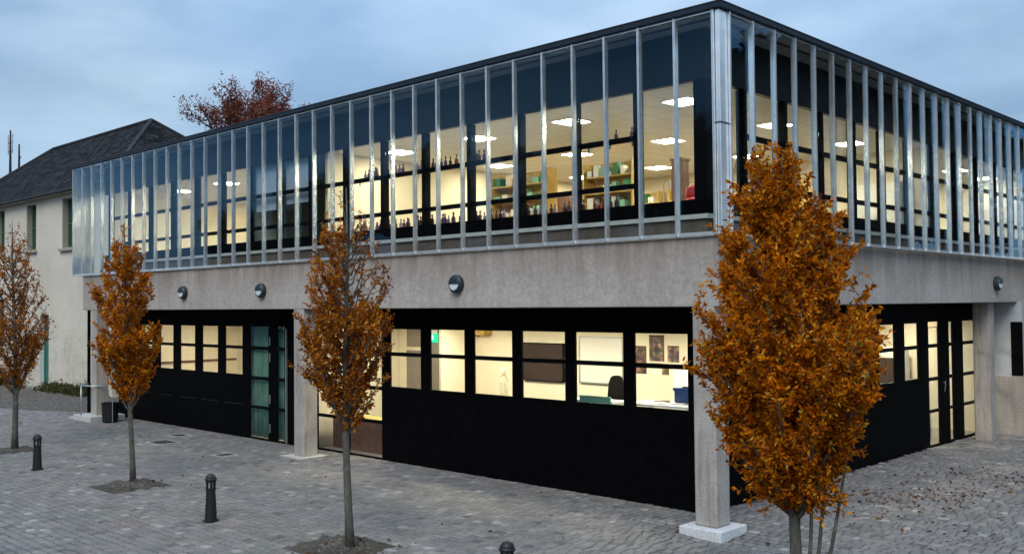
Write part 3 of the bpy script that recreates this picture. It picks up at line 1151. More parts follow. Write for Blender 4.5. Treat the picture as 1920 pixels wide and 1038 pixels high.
# ------------------------------------------------------------------ wall lamps
def wall_lamp(loc, rz, label):
    t = thing('wall_lamp', label, 'wall lamp', loc, rz, 'round bulkhead lamps on the concrete beam')
    MB().lathe([(0.17, 0.0), (0.185, -0.015), (0.185, -0.10), (0.165, -0.125), (0.14, -0.13)], 28, axis='y').build('casing', M['lampbody'], t, smooth=False)
    n = 20
    pts = [(0.135 * math.cos(a), 0.135 * math.sin(a)) for a in [math.pi + math.pi * i / n for i in range(n + 1)]]
    mb = MB()
    b0 = len(mb.v)
    mb.v += [(p[0], -0.131, p[1]) for p in pts] + [(p[0] * .9, -0.142, p[1] * .9 - .004) for p in pts]
    k = len(pts)
    mb.f.append(tuple(range(k, 2 * k)))
    for i in range(k):
        j = (i + 1) % k
        mb.f.append((i, j, k + j, k + i))
    mb.build('lens', M['lampglass'], t, fixn=True)
    mb = MB()
    pts = [(0.15 * math.cos(a), 0.15 * math.sin(a)) for a in [math.pi * i / n for i in range(n + 1)]]
    mb.v += [(p[0], -0.131, p[1]) for p in pts] + [(p[0] * .92, -0.155, p[1] * .92) for p in pts]
    mb.f.append(tuple(range(k, 2 * k)))
    for i in range(k):
        j = (i + 1) % k
        mb.f.append((i, j, k + j, k + i))
    mb.build('eyelid', M['lampbody'], t, fixn=True)


wall_lamp((-17.87, 0.04, 4.135), 0, 'round half shaded lamp on concrete beam, leftmost, above the left windows')
wall_lamp((-13.73, 0.04, 4.125), 0, 'round half shaded lamp on concrete beam above the glazed doors')
wall_lamp((-6.30, 0.04, 4.14), 0, 'round half shaded lamp on concrete beam, nearest, above lit ground floor windows')
wall_lamp((-0.122, 13.55, 4.14), rad(90), 'round half shaded lamp on the side beam near the far column')

# ------------------------------------------------------------------ rooms: things seen through the glass


def bottle_mesh(mat, s=1.0):
    return MB().lathe([(0.035 * s, 0), (0.038 * s, .01), (0.038 * s, .10 * s), (0.030 * s, .125 * s), (0.013 * s, .145 * s), (0.013 * s, .17 * s), (0.019 * s, .172 * s), (0.019 * s, .205 * s), (0.012 * s, .21 * s)], 9).mesh('bottle', mat, True)


bm_ = [bottle_mesh(simple('purple_bottle', (0.10, 0.035, 0.075), .3)), bottle_mesh(simple('brown_bottle', (0.11, 0.03, 0.012), .3)), bottle_mesh(simple('violet_tinted_bottle', (0.30, 0.20, 0.30), .25)), bottle_mesh(simple('dark_bottle', (0.025, 0.015, 0.02), .3), 1.12)]


BCOL = ['purple', 'brown', 'violet tinted', 'tall dark']
TENS = ['', '', 'twenty', 'thirty', 'forty', 'fifty', 'sixty']
ONES = ['', 'first', 'second', 'third', 'fourth', 'fifth', 'sixth', 'seventh', 'eighth', 'ninth', 'tenth', 'eleventh', 'twelfth', 'thirteenth', 'fourteenth', 'fifteenth', 'sixteenth', 'seventeenth', 'eighteenth', 'nineteenth']
TENTH = ['', '', 'twentieth', 'thirtieth', 'fortieth', 'fiftieth', 'sixtieth']


def ordinal(n):
    if n < 20:
        return ONES[n]
    return TENTH[n // 10] if n % 10 == 0 else TENS[n // 10] + '-' + ONES[n % 10]


def bottles(x0, x1, step, y, z, place, group):
    x = x0
    num = 0
    while x < x1:
        if R_.random() < .86:
            num += 1
            kind_ = R_.randrange(4)
            label = f'{BCOL[kind_]} bottle, {ordinal(num)} from the left {place}'
            o = link('bottle', bm_[kind_], None, (x + R_.uniform(-.02, .02), y + R_.uniform(-.05, .05), z))
            s = R_.uniform(.95, 1.25)
            o.scale = (s, s, s)
            tag(o, label, 'bottle', group)
        x += step * R_.uniform(.8, 1.25)


def shelf(name, x0, x1, y0, y1, z, label):
    t = thing(name, label, 'shelf', ((x0 + x1) / 2, y0, z))
    L = (x1 - x0) / 2
    MB().box(-L, L, 0, y1 - y0, -.03, 0).build('board', M['white'], t)
    br = MB()
    for q in (-L + .05, -0.03, L - .09):
        br.box(q, q + .04, .01, .03, -.16, -.03)
    br.build('bracket', M['steel'], t)
    return t


shelf('window_shelf', -10.85, -6.3, 0.93, 1.18, 6.80, 'narrow white shelf behind the upstairs windows carrying the upper row of bottles')
bottles(-10.7, -6.4, .115, 1.05, 6.80, 'on the upper shelf behind the upstairs windows', 'bottles on the upper window shelf')
bench = thing('lab_bench', 'long white laboratory bench running behind the upstairs front windows', 'bench', (-6.2, 0.95, 4.86))
MB().box(-4.9, 4.9, 0, .65, .60, .65).build('worktop', M['white'], bench)
for q in (-4.8, -2.4, 0, 2.4, 4.75):
    MB().box(q, q + .05, .05, .6, 0, .60).build('leg', M['steel'], bench)
bottles(-10.9, -2.9, .125, 1.08, 5.511, 'on the long bench behind the upstairs windows', 'bottles on the window bench')
shelf('window_shelf', -3.6, -2.4, 0.93, 1.15, 6.80, 'short white shelf behind the upstairs windows nearest the corner')
bottles(-2.9, -2.5, .18, 1.02, 6.80, 'on the short shelf nearest the glass corner', 'bottles on the short shelf')


def rack(x, y, w, label, seed, rz=0.0):
    rr = random.Random(seed)
    t = thing('shelving_unit', label, 'shelving', (x, y, 4.86), rz)
    h, d = 2.3, 0.42
    MB().box(-w / 2, -w / 2 + .03, 0, d, 0, h).box(w / 2 - .03, w / 2, 0, d, 0, h).build('side_panel', M['oak'], t)
    MB().box(-w / 2 + .031, w / 2 - .031, d - .02, d, 0.02, h).build('back_panel', M['oak'], t)
    cols = ['paper', 'oak', 'green', 'red', 'steel', 'cream', 'white', 'dgreen', 'screen']
    for z in (0.3, 0.75, 1.15, 1.55, 1.95):
        MB().box(-w / 2 + .031, w / 2 - .031, .01, d - .021, z - .025, z).build('shelf_board', M['oak'], t)
    for z in (0.75, 1.15, 1.55, 1.95):
        xx = -w / 2 + .08
        while xx < w / 2 - .25:
            ww = rr.uniform(.08, .24)
            if rr.random() < .8:
                tag(MB().box(xx, xx + ww, .05, rr.uniform(.25, .36), z, z + rr.uniform(.08, .3)).build('stored_box', M[rr.choice(cols)], t, bevel=.005))
            xx += ww + rr.uniform(.01, .08)
    return t


rack(-7.7, 10.95, 1.8, 'tall yellow timber shelving at the back of the upstairs room, right of the bottles', 3)
rack(-10.2, 10.95, 2.4, 'tall yellow timber shelving filled with boxes at the back left of the upstairs room', 4)
rack(-8.9, 4.6, 2.0, 'yellow timber shelving standing in the middle of the upstairs room', 5)
rack(-6.2, 4.9, 1.5, 'narrower yellow timber shelving in mid room near the corner', 6)
rack(-19.2, 6.5, 2.2, 'yellow timber shelving in the left upstairs room', 8)
rack(-7.0, 14.5, 2.0, 'yellow timber shelving in the far side room upstairs', 9, rad(90))

# timber pillar, red stool, tap, monitor near the corner
pil = thing('timber_pillar', 'dark brown timber boxed pillar in the upstairs corner room', 'pillar', (-3.62, 4.2, 4.86))
MB().box(-.14, .14, -.14, .14, .06, 1.95).build('shaft', M['wood'], pil, bevel=.01)
MB().box(-.16, .16, -.16, .16, 0, .06).build('base', M['wood'], pil)
MB().box(-.16, .16, -.16, .16, 1.95, 2.0).build('cap', M['wood'], pil)
st = thing('red_chair', 'rounded red plastic chair behind the upstairs corner window', 'chair', (-1.50, 1.62, 4.98), rad(30))
MB().ball((0, 0, .62), (.24, .22, .05), 14, 8).build('seat', M['red'], st, smooth=True)
bk = MB()
n0 = 9
for i in range(n0):
    a = math.pi * (0.1 + 0.8 * i / (n0 - 1))
    for zz in (0, 1, 2):
        bk.v.append((.24 * math.cos(a), .05 + .20 * math.sin(a) + .03 * zz, .66 + .16 * zz * (.4 + .6 * math.sin(a))))
for i in range(n0 - 1):
    for zz in (0, 1):
        q = i * 3 + zz
        bk.f.append((q, q + 3, q + 4, q + 1))
bo = bk.build('backrest', M['red'], st, smooth=True)
sm = bo.modifiers.new('thick', 'SOLIDIFY')
sm.thickness = .025
for a in range(4):
    MB().tube([(.12 * math.cos(a * 1.571 + .78), .12 * math.sin(a * 1.571 + .78), .6), (.22 * math.cos(a * 1.571 + .78), .22 * math.sin(a * 1.571 + .78), 0)], .014, 6).build('leg', M['steel'], st)
tp = thing('swan_neck_tap', 'tall thin swan neck tap on the upstairs bench near the corner', 'tap', (-2.0, 1.25, 5.51))
MB().tube([(0, 0, 0), (0, 0, .38), (.02, 0, .44), (.07, 0, .47), (.12, 0, .44), (.14, 0, .36), (.14, 0, .30)], .011, 6).build('spout', M['steel'], tp, smooth=True)
MB().lathe([(.03, 0), (.03, .03), (.018, .05)], 10).build('base', M['steel'], tp)
for n_, (x, z, w, h, lab) in enumerate(((-4.6, 6.35, .45, .34, 'small dark framed notice on the back wall upstairs, left of the pillar'), (-3.3, 6.25, .5, .36, 'grey framed notice on the back wall upstairs, right of the pillar'))):
    t = thing('framed_notice', lab, 'notice', (x - 3.5, YB - .005, z))
    MB().box(-w / 2, w / 2, -.02, 0, -h / 2, h / 2).build('frame', M['greydoor'], t)
    MB().box(-w / 2 + .03, w / 2 - .03, -.024, -.0201, -h / 2 + .03, h / 2 - .03).build('sheet', M['screen'], t)
# worktops further in
for n_, (x, y, w, lab) in enumerate(((-4.2, 7.2, 2.6, 'white laboratory table in the middle of the upstairs corner room'), (-3.0, 10.4, 2.4, 'white laboratory table by the back wall of the upstairs corner room'), (-18.5, 3.4, 2.4, 'white laboratory table in the left upstairs room'))):
    t = thing('laboratory_table', lab, 'table', (x, y, 4.86))
    MB().box(-w / 2, w / 2, -.4, .4, .86, .90).build('worktop', M['white'], t, bevel=.005)
    for sx in (-1, 1):
        for sy_ in (-1, 1):
            MB().box(sx * (w / 2 - .08) - .025, sx * (w / 2 - .08) + .025, sy_ * .34 - .025, sy_ * .34 + .025, 0, .86).build('leg', M['steel'], t)

# pale roller blinds in the dim upstairs room
for n_, (a, b_) in enumerate(zip(pier_x, pier_x[1:])):
    if -15.8 < (a + b_) / 2 < -12.1:
        t = thing('roller_blind', f'pale blue grey roller blind drawn behind upstairs windows, {["right", "left", "far left"][min(2, int((-12.1 - (a + b_) / 2) / 1.6))]} one of the dim room', 'blind', ((a + b_) / 2, YI + .22, Z_HEAD))
        w = (a - b_) / 2 - .09
        MB().box(-w, w, -.006, 0, -1.15 - .1 * n_ % .4, -.04).build('cloth', simple('pale_blind_cloth', (0.55, 0.60, 0.66), .8, 0, .05, 3), t)
        MB().tube([(-w, 0, -.02), (w, 0, -.02)], .025, 8).build('roller', M['steel'], t)

# venetian blinds in the far side windows
vb = 0
for i, (a, b_) in enumerate(zip(pier_y, pier_y[1:])):
    if (a + b_) / 2 > 12.3:
        t = thing('venetian_blind', f'white slatted blind lowered in the far upstairs side windows, {ORD[vb]} from the near end', 'blind', (-0.90, (a + b_) / 2, Z_HEAD))
        vb += 1
        w = (b_ - a) / 2 - .07
        mb = MB()
        z = -.06
        while z > -2.0:
            n = len(mb.v)
            mb.v += [(-.022, -w, z + .012), (.022, -w, z - .012), (.022, w, z - .012), (-.022, w, z + .012), (-.022, -w, z + .014), (.022, -w, z - .010), (.022, w, z - .010), (-.022, w, z + .014)]
            mb.f += [(n, n + 1, n + 2, n + 3), (n + 7, n + 6, n + 5, n + 4), (n, n + 4, n + 5, n + 1), (n + 3, n + 2, n + 6, n + 7), (n + 1, n + 5, n + 6, n + 2), (n, n + 3, n + 7, n + 4)]
            z -= .05
        tag(mb.build('slats', M['white'], t), kind='stuff')
        MB().box(-.03, .03, -w, w, -.04, -.005).build('headrail', M['white'], t)
        MB().box(-.002, .002, -w * .7, -w * .7 + .004, -2.0, -.04).box(-.002, .002, w * .7, w * .7 + .004, -2.0, -.04).build('cord', M['white'], t)

# ground floor room contents (back wall face at y = 4.10)
def cupboard(x, y, z, w, h, d, mat, label, rz=0.0, n=2):
    t = thing('cupboard', label, 'cupboard', (x, y, z), rz)
    MB().box(-w / 2, w / 2, -d, 0, 0, h).build('carcass', M[mat], t, bevel=.006)
    for q in range(n):
        a = -w / 2 + .01 + q * (w - .02) / n
        dr = MB().box(a + .006, a + (w - .02) / n - .006, -d - .018, -d - .001, .04, h - .03).build('door', M[mat], t, bevel=.004)
        MB().box(a + .04, a + .055, -d - .035, -d - .0185, h * .5 - .08, h * .5 + .08).build('handle', M['steel'], dr)
    return t


cupboard(-3.05, 4.09, 0.011, .9, 2.35, .45, 'white', 'tall white cupboard at the right end of the poster wall')
cupboard(-9.75, 4.09, 2.93, .75, .3, .30, 'oak', 'small wall cupboard high up left of the skeleton in the lit room', 0, 2)
cupboard(-19.6, 5.59, 0.011, 1.8, 1.95, .5, 'oak', 'wide timber cupboard in the left ground floor room', 0, 4)
cupboard(-2.3, 11.59, 4.861, 1.4, 1.9, .45, 'white', 'white cupboard on the back wall of the upstairs corner room', 0, 3)
cupboard(-5.2, 11.59, 6.35, 2.6, .8, .35, 'oak', 'row of yellow wall cupboards upstairs at the back', 0, 5)
cupboard(-11.6, 9.2, 4.861, 1.0, 2.2, .5, 'wood', 'dark timber cupboard upstairs near the dim room', rad(90), 2)
cupboard(-20.6, 11.59, 4.861, 2.0, 2.0, .45, 'white', 'white cupboards at the back of the left upstairs room', 0, 4)

YBK = 4.098
t = thing('wall_screen', 'large switched off dark screen on the back wall of the lit ground floor room', 'screen', (-7.59, YBK, 2.29))
MB().box(-.68, .68, -.07, -.0, -.47, .47).build('casing', M['black'], t, bevel=.01)
MB().box(-.65, .65, -.073, -.0701, -.44, .44).build('display', M['screen'], t)
t = thing('whiteboard', 'wide blank whiteboard on the back wall beside the dark screen', 'whiteboard', (-5.80, YBK, 2.39))
MB().box(-.62, .62, -.02, 0, -.52, .52).build('board', M['paper'], t)
f_ = MB().box(-.65, .65, -.03, 0, .52, .55).box(-.65, .65, -.05, 0, -.55, -.52).box(-.65, -.62, -.03, 0, -.519, .519).box(.62, .65, -.03, 0, -.519, .519)
f_.build('frame', M['steel'], t)


def poster_mat(name, seed, dark):
    m, nt, b = newmat(name)
    v = coords(nt)
    vo = nt.nodes.new("ShaderNodeTexVoronoi")
    vo.inputs['Scale'].default_value = 9 + seed
    mp = nt.nodes.new("ShaderNodeMapping")
    mp.inputs['Location'].default_value = (seed * 3.1, 0, seed * 1.7)
    nt.links.new(v, mp.inputs['Vector'])
    nt.links.new(mp.outputs[0], vo.inputs['Vector'])
    c = ramp(nt, noise(nt, mp.outputs[0], 7, 4), [(0.42, dark), (0.56, (0.12, 0.05, 0.035)), (0.70, (0.45, 0.32, 0.22))])
    c = mixc(nt, c, vo.outputs['Color'], .05)
    nt.links.new(c, b.inputs['Base Color'])
    return m


for n_, (x, z, w, h, lab) in enumerate((
        (-4.66, 2.44, .30, .62, 'dark poster at the left end of the poster row in the lit room'),
        (-4.23, 2.71, .40, .58, 'large brown anatomical poster hung highest in the poster row'),
        (-3.79, 2.59, .30, .36, 'small reddish poster at the right end of the poster row'),
        (-4.27, 2.26, .26, .26, 'pale pinned sheet below the large brown poster'),
        (-4.0, 2.24, .18, .22, 'small dark card pinned below the posters'))):
    t = thing('poster', lab, 'poster', (x, YBK, z))
    MB().box(-w / 2, w / 2, -.006, 0, -h / 2, h / 2).build('sheet', poster_mat('poster_print', n_, (0.012, 0.008, 0.007)) if n_ != 3 else M['paper'], t)
    MB().box(-w / 2, w / 2, -.012, -.0061, h / 2 - .02, h / 2).build('hanging_strip', M['black'] if n_ != 3 else M['steel'], t)

t = thing('office_chair', 'black high backed office chair at the green fronted desk', 'chair', (-4.32, 2.75, 0.01), rad(20))
cb = MB()
cb.v = [(sx_ * w_, y_, z_) for z_, w_ in ((1.25, .15), (1.45, .19), (1.75, .19), (2.0, .165), (2.13, .12), (2.17, .06)) for y_ in (-.035, .045) for sx_ in (-1, 1)]
cb.f = [(0, 1, 3, 2), (20, 22, 23, 21)] + [f_ for q in range(0, 20, 4) for f_ in ((q, q + 4, q + 5, q + 1), (q + 2, q + 3, q + 7, q + 6), (q, q + 2, q + 6, q + 4), (q + 1, q + 5, q + 7, q + 3))]
cb.build('backrest', M['black2'] if 'black2' in M else simple('black_chair_fabric', (.010, .008, .007), .8, 0, .3, 20, .1), t, fixn=True)
MB().box(-.26, .26, -.5, .0, .85, .95).build('seat', bpy.data.materials['black_chair_fabric'], t, bevel=.04)
for s in (-1, 1):
    MB().tube([(s * .3, -.1, .9), (s * .3, -.1, 1.15), (s * .3, -.4, 1.15)], .02, 6).build('armrest', M['black'], t)
MB().tube([(0, -.25, .86), (0, -.25, .12)], .03, 8).build('gas_lift', M['steel'], t)
for a in range(5):
    MB().tube([(0, -.25, .12), (.3 * math.cos(a * 1.2566), -.25 + .3 * math.sin(a * 1.2566), .05)], .022, 6).build('foot', M['black'], t)
t = thing('desk', 'white desk with a pale green front screen under the office chair', 'desk', (-4.3, 2.0, 0.01))
MB().box(-.6, .45, .01, .45, 1.66, 1.70).build('desk_top', M['white'], t)
MB().box(-.40, .42, -.02, .005, 1.2, 1.80).build('screen', M['green'], t)
for q in (-.58, .40):
    MB().box(q, q + .05, .03, .43, 0, 1.66).build('leg', M['steel'], t)
t = thing('work_table', 'cluttered white work table just inside the last ground floor window', 'table', (-2.35, 1.85, 0.01))
MB().box(-.75, .75, -.4, .4, 1.74, 1.78).build('table_top', M['white'], t, bevel=.004)
for sx in (-1, 1):
    for sy_ in (-1, 1):
        MB().box(sx * .68 - .03, sx * .68 + .03, sy_ * .34 - .03, sy_ * .34 + .03, 0, 1.74).build('leg', M['steel'], t)
for n_, (x, y, a, c) in enumerate(((-2.8, 1.75, .3, 'paper'), (-2.45, 1.7, -.4, 'paper'), (-2.1, 1.8, .1, 'paper'), (-2.6, 1.95, .8, 'screen'))):
    o = MB().box(-.15, .15, -.105, .105, 0, .012 + .004 * n_).build('paper_pile', M[c], None)
    o.location = (x, y, 1.792)
    o.rotation_euler = (0, 0, a)
    tag(o, ['white paper pile at the left of the cluttered work table', 'white paper pile in the middle of the cluttered work table', 'white paper pile at the right of the cluttered work table', 'dark folder lying on the cluttered work table'][n_], 'papers' if n_ < 3 else 'folder')
t = thing('storage_crate', 'dark blue plastic crate on the work table by the corner window', 'crate', (-2.05, 2.05, 1.792))
cr = MB().box(-.22, .22, -.15, .15, 0, .02).box(-.22, .22, -.15, -.13, .021, .28).box(-.22, .22, .13, .15, .021, .28).box(-.22, -.2, -.129, .129, .021, .28).box(.2, .22, -.129, .129, .021, .28)
cr.build('body', M['blue'], t)
MB().box(-.24, .24, -.17, -.151, .24, .30).box(-.24, .24, .151, .17, .24, .30).build('rim', M['blue'], t)
# skeleton on a stand
t = thing('skeleton_model', 'ivory skeleton model on a stand in the lit ground floor room', 'skeleton model', (-8.15, 3.25, 0.01), rad(-20))
MB().ball((0, -.02, 2.08), (.075, .095, .095), 10, 8).box(-.045, .045, -.10, -.03, 1.96, 2.02).build('skull', M['bone'], t, smooth=True)
sp_ = MB()
for i in range(16):
    sp_.ball((0, .02, 1.36 + i * .036), .022, 6, 4)
sp_.build('spine', M['bone'], t, smooth=True)
rb = MB()
for i in range(8):
    z = 1.80 - i * .045
    r = .07 + .07 * math.sin(math.pi * (i + 1) / 9)
    rb.tube([(r * math.cos(a), -.04 + r * .75 * math.sin(a), z - .03 * math.cos(a - 1.57)) for a in [i2 * math.pi / 7 for i2 in range(15)]], .008, 4)
rb.build('rib_cage', M['bone'], t)
MB().tube([(-.18, .01, 1.84), (0, -.03, 1.83), (.18, .01, 1.84)], .012, 5).ball((0, 0, 1.31), (.13, .07, .07), 10, 6).build('pelvis', M['bone'], t)
for s in (-1, 1):
    MB().tube([(s * .19, .01, 1.83), (s * .22, .02, 1.55), (s * .22, -.02, 1.30), (s * .22, -.05, 1.16)], [.018, .014, .012, .02], 6).build('arm', M['bone'], t)
    MB().tube([(s * .09, 0, 1.28), (s * .10, -.01, .88), (s * .10, .02, .48), (s * .10, -.08, .44)], [.024, .02, .016, .02], 6).build('leg', M['bone'], t)
MB().tube([(0, .1, 0), (0, .1, 1.9), (0, .02, 2.0)], .012, 6).lathe([(.22, 0), (.22, .03), (.03, .05)], 12, (0, .1, 0)).build('stand', M['steel'], t)
# doors, exit sign, bell, sockets on the back wall
MB().box(-12.75, -12.05, YBK - .05, YBK - .001, 0.02, 2.45).build('inner_door', M['greydoor'], BLD)
MB().box(-12.75, -12.05, YBK - .04, YBK - .001, 2.55, 3.2).build('fanlight', M['greydoor'], BLD)
MB().box(-11.85, -11.15, YBK - .05, YBK - .001, 0.02, 3.15).build('inner_door', M['greydoor'], BLD)
t = thing('exit_sign', 'lit green running man exit sign above the inner door', 'sign', (-11.58, YBK - .10, 2.83))
MB().box(-.17, .17, 0, .04, -.14, .10).build('panel', emitter('green_sign', (0.02, 0.75, 0.30), 1.2), t)
MB().box(-.17, .17, 0, .04, .101, .2).build('housing', M['white'], t)
ar = MB()
wh = emitter('white_pictogram', (0.7, 1.0, 0.85), 1.6)
ar.ball((-.01, -.006, .055), (.022, .005, .022), 8, 6)
ar.poly([(-.03, -.004, .03), (.02, -.004, .035), (.01, -.004, -.03), (-.03, -.004, -.03)])
ar.poly([(-.03, -.004, -.03), (-.005, -.004, -.03), (-.05, -.004, -.10), (-.07, -.004, -.09)])
ar.poly([(-.01, -.004, -.03), (.012, -.004, -.03), (.055, -.004, -.07), (.04, -.004, -.085)])
ar.poly([(.02, -.004, .03), (.03, -.004, .02), (.075, -.004, -.01), (.07, -.004, .005)])
ar.build('running_man', wh, t)
t = thing('fire_bell', 'round red fire alarm bell high on the back wall', 'bell', (-10.62, YBK, 2.92))
MB().lathe([(.05, 0), (.05, -.03), (.12, -.035), (.12, -.06), (.09, -.09), (.02, -.1)], 18, axis='y').build('gong', M['red'], t, smooth=True)
MB().box(-.04, .04, -.03, 0, -.16, -.05).build('mount', M['red'], t)
for n_, x in enumerate((-10.85, -10.62)):
    t = thing('wall_socket', ['left one of two dark switch boxes on the wall below the bell', 'right one of two dark switch boxes on the wall below the bell'][n_], 'socket', (x, YBK, 1.62))
    MB().box(-.06, .06, -.03, 0, -.06, .06).build('plate', M['greydoor'], t, bevel=.006)
    MB().box(-.025, .025, -.035, -.0301, -.025, .025).build('switch', M['white'], t)
# green curtain behind the left glazed doors
t = thing('curtain', 'pale green vertical curtain hanging behind the left glazed door', 'curtain', (-15.45, 1.30, 0.02))
mb = MB()
n = 60
for i in range(n + 1):
    x = -.95 + 1.95 * i / n
    yy = .05 * math.sin(i * 1.05) + .02 * math.sin(i * .4)
    mb.v += [(x, yy, 0.02), (x, yy, 2.5), (x, yy, 3.1)]
for i in range(n):
    q = i * 3
    mb.f += [(q, q + 3, q + 4, q + 1), (q + 1, q + 4, q + 5, q + 2)]
o = mb.build('cloth', simple('green_curtain_cloth', (0.17, 0.34, 0.24), .8, 0, .25, 2.0), t, smooth=True)
s_ = o.modifiers.new('thick', 'SOLIDIFY')
s_.thickness = .008
MB().tube([(-.95, 0, 3.12), (1.0, 0, 3.12)], .02, 8).build('rail', M['steel'], t)
# counter behind the glazed screen, widened and darkened to mimic reflected brown ground
t = thing('reception_counter', 'brown timber counter, widened to stand in for a reflection, behind the glazed screen next to the second column', 'counter', (-11.4, 2.5, 0.01))
MB().box(-1.45, 1.15, -.9, -.5, 0, .80).build('front', M['wood'], t)
MB().box(-1.48, 1.18, -.95, -.45, .801, .85).build('top', M['oak'], t)
# side room: notice, white machine, chair
t = thing('notice_board', 'cork notice board on the wall inside the side windows', 'notice board', (-4.59, 12.0, 2.3), rad(90))
MB().box(-.8, .8, -.03, 0, -.5, .5).build('frame', M['wood'], t)
MB().box(-.75, .75, -.034, -.0301, -.45, .45).build('cork', M['oak'], t)
t = thing('white_cabinet', 'tall white cabinet with a dark window inside the side door', 'cabinet', (-3.4, 14.3, 0.01))
MB().box(-.45, .45, 0, .6, 0, 2.35).build('carcass', M['white'], t, bevel=.01)
MB().box(-.25, .25, -.012, -.001, 1.3, 2.05).build('window', M['screen'], t)
MB().box(.33, .36, -.04, -.001, .9, 1.3).build('handle', M['steel'], t)
t = thing('wheeled_rack', 'dark wire rack standing low inside the side door', 'rack', (-2.0, 12.9, 0.01))
rk = MB()
for z in (.1, .25, .4, .55, .7):
    rk.box(-.3, .3, -.2, .2, z, z + .015)
rk.build('tray', M['greydoor'], t)
for sx in (-1, 1):
    for sy_ in (-1, 1):
        MB().tube([(sx * .3, sy_ * .2, 0), (sx * .3, sy_ * .2, .8)], .012, 6).build('post', M['steel'], t)

# ------------------------------------------------------------------ step, handrail at the left end
t = thing('concrete_step', 'low concrete step at the foot of the leftmost column', 'step', (-24.15, 0.25, 0))
MB().box(-.72, .62, -.55, .62, -.03, .17).build('block', M['plinth2'] if 'plinth2' in M else M['slabedge'], t, bevel=.015)
MB().box(-1.2, -.721, -.50, .62, -.03, .05).build('ramp', M['slabedge'], t, bevel=.01)
t = thing('handrail', 'short galvanised tube handrail guarding the concrete step', 'handrail', (-24.6, 0.0, 0))
for nm, path in (('post', [(-1.05, .6, 0.0), (-1.05, .6, 1.05)]), ('post', [(.25, -.25, 0.16), (.25, -.25, 1.15)])):
    MB().tube([Vector(p) for p in path], .024, 8).build(nm, M['steel'], t, smooth=True)
MB().tube([(-1.05, .6, 1.05), (-.98, .56, 1.12), (.15, -.2, 1.18), (.25, -.25, 1.15), (.6, -.1, 1.14), (.95, .35, 1.12)], .024, 8).build('rail', M['steel'], t, smooth=True)
t = thing('litter_bin', 'black open topped litter bin beside the concrete step', 'bin', (-23.05, 0.15, 0))
MB().lathe([(.20, 0), (.24, .04), (.27, .62), (.28, .64), (.25, .64), (.22, .08)], 16).build('body', M['iron'], t)
MB().tube([(.29, -.05, 0), (.29, -.05, .75)], .015, 6).build('post', M['steel'], t)

# ------------------------------------------------------------------ bollards
bol_b = MB().lathe([(0.13, 0), (0.13, 0.022), (0.104, .028), (0.102, .06), (0.080, .50), (0.078, .54), (0.090, .545), (0.090, .565), (0.076, .57)], 20).mesh('shaft', M['iron'])
bol_h = MB().lathe([(0.078, .69), (0.100, .70), (0.103, .725), (0.092, .74), (0.088, .765), (0.062, .80), (0.026, .815), (0.0, .82)], 20).mesh('cap', M['iron'])
cg = MB()
for a in range(5):
    an = a * 2 * math.pi / 5 + .3
    cg.tube([(.066 * math.cos(an), .066 * math.sin(an), .565), (.066 * math.cos(an), .066 * math.sin(an), .70)], .021, 6)
bol_c = cg.mesh('lantern_bar', M['iron'])
bol_l = MB().lathe([(.03, .56), (.052, .575), (.052, .68), (.04, .70)], 12).mesh('lantern_lens', simple('frosted_lens', (.30, .31, .30), .3))
for x, y, lab in ((-15.13, -5.03, 'black lantern topped bollard, farthest left, near the leftmost tree'), (-7.16, -5.07, 'black lantern topped bollard standing alone between the two middle trees'), (0.05, -5.1, 'black bollard of which only the cap shows at the bottom edge')):
    t = thing('bollard', lab, 'bollard', (x, y, 0.0), R_.random() * 3, 'black bollards along the plaza')
    for nm, me in (('shaft', bol_b), ('cap', bol_h), ('lantern_bars', bol_c), ('lantern_lens', bol_l)):
        link(nm, me, t)

# ------------------------------------------------------------------ old house
OLD = thing('old_slate_roofed_house', 'old cream rendered house with hipped slate roof and green sash windows at left', 'house')
YO, ZE = 4.0, 9.08
ow = [(-45.3, -44.1, 6.55, 8.7), (-41.15, -39.93, 6.5, 8.7), (-36.85, -35.65, 6.42, 8.68), (-45.2, -44.1, 2.2, 4.2)]
od = (-39.45, -38.35, 0.02, 3.42)
XO0, XO1 = -53.0, -31.6
allx = sorted([(w[0], w[1]) for w in ow[:3]])
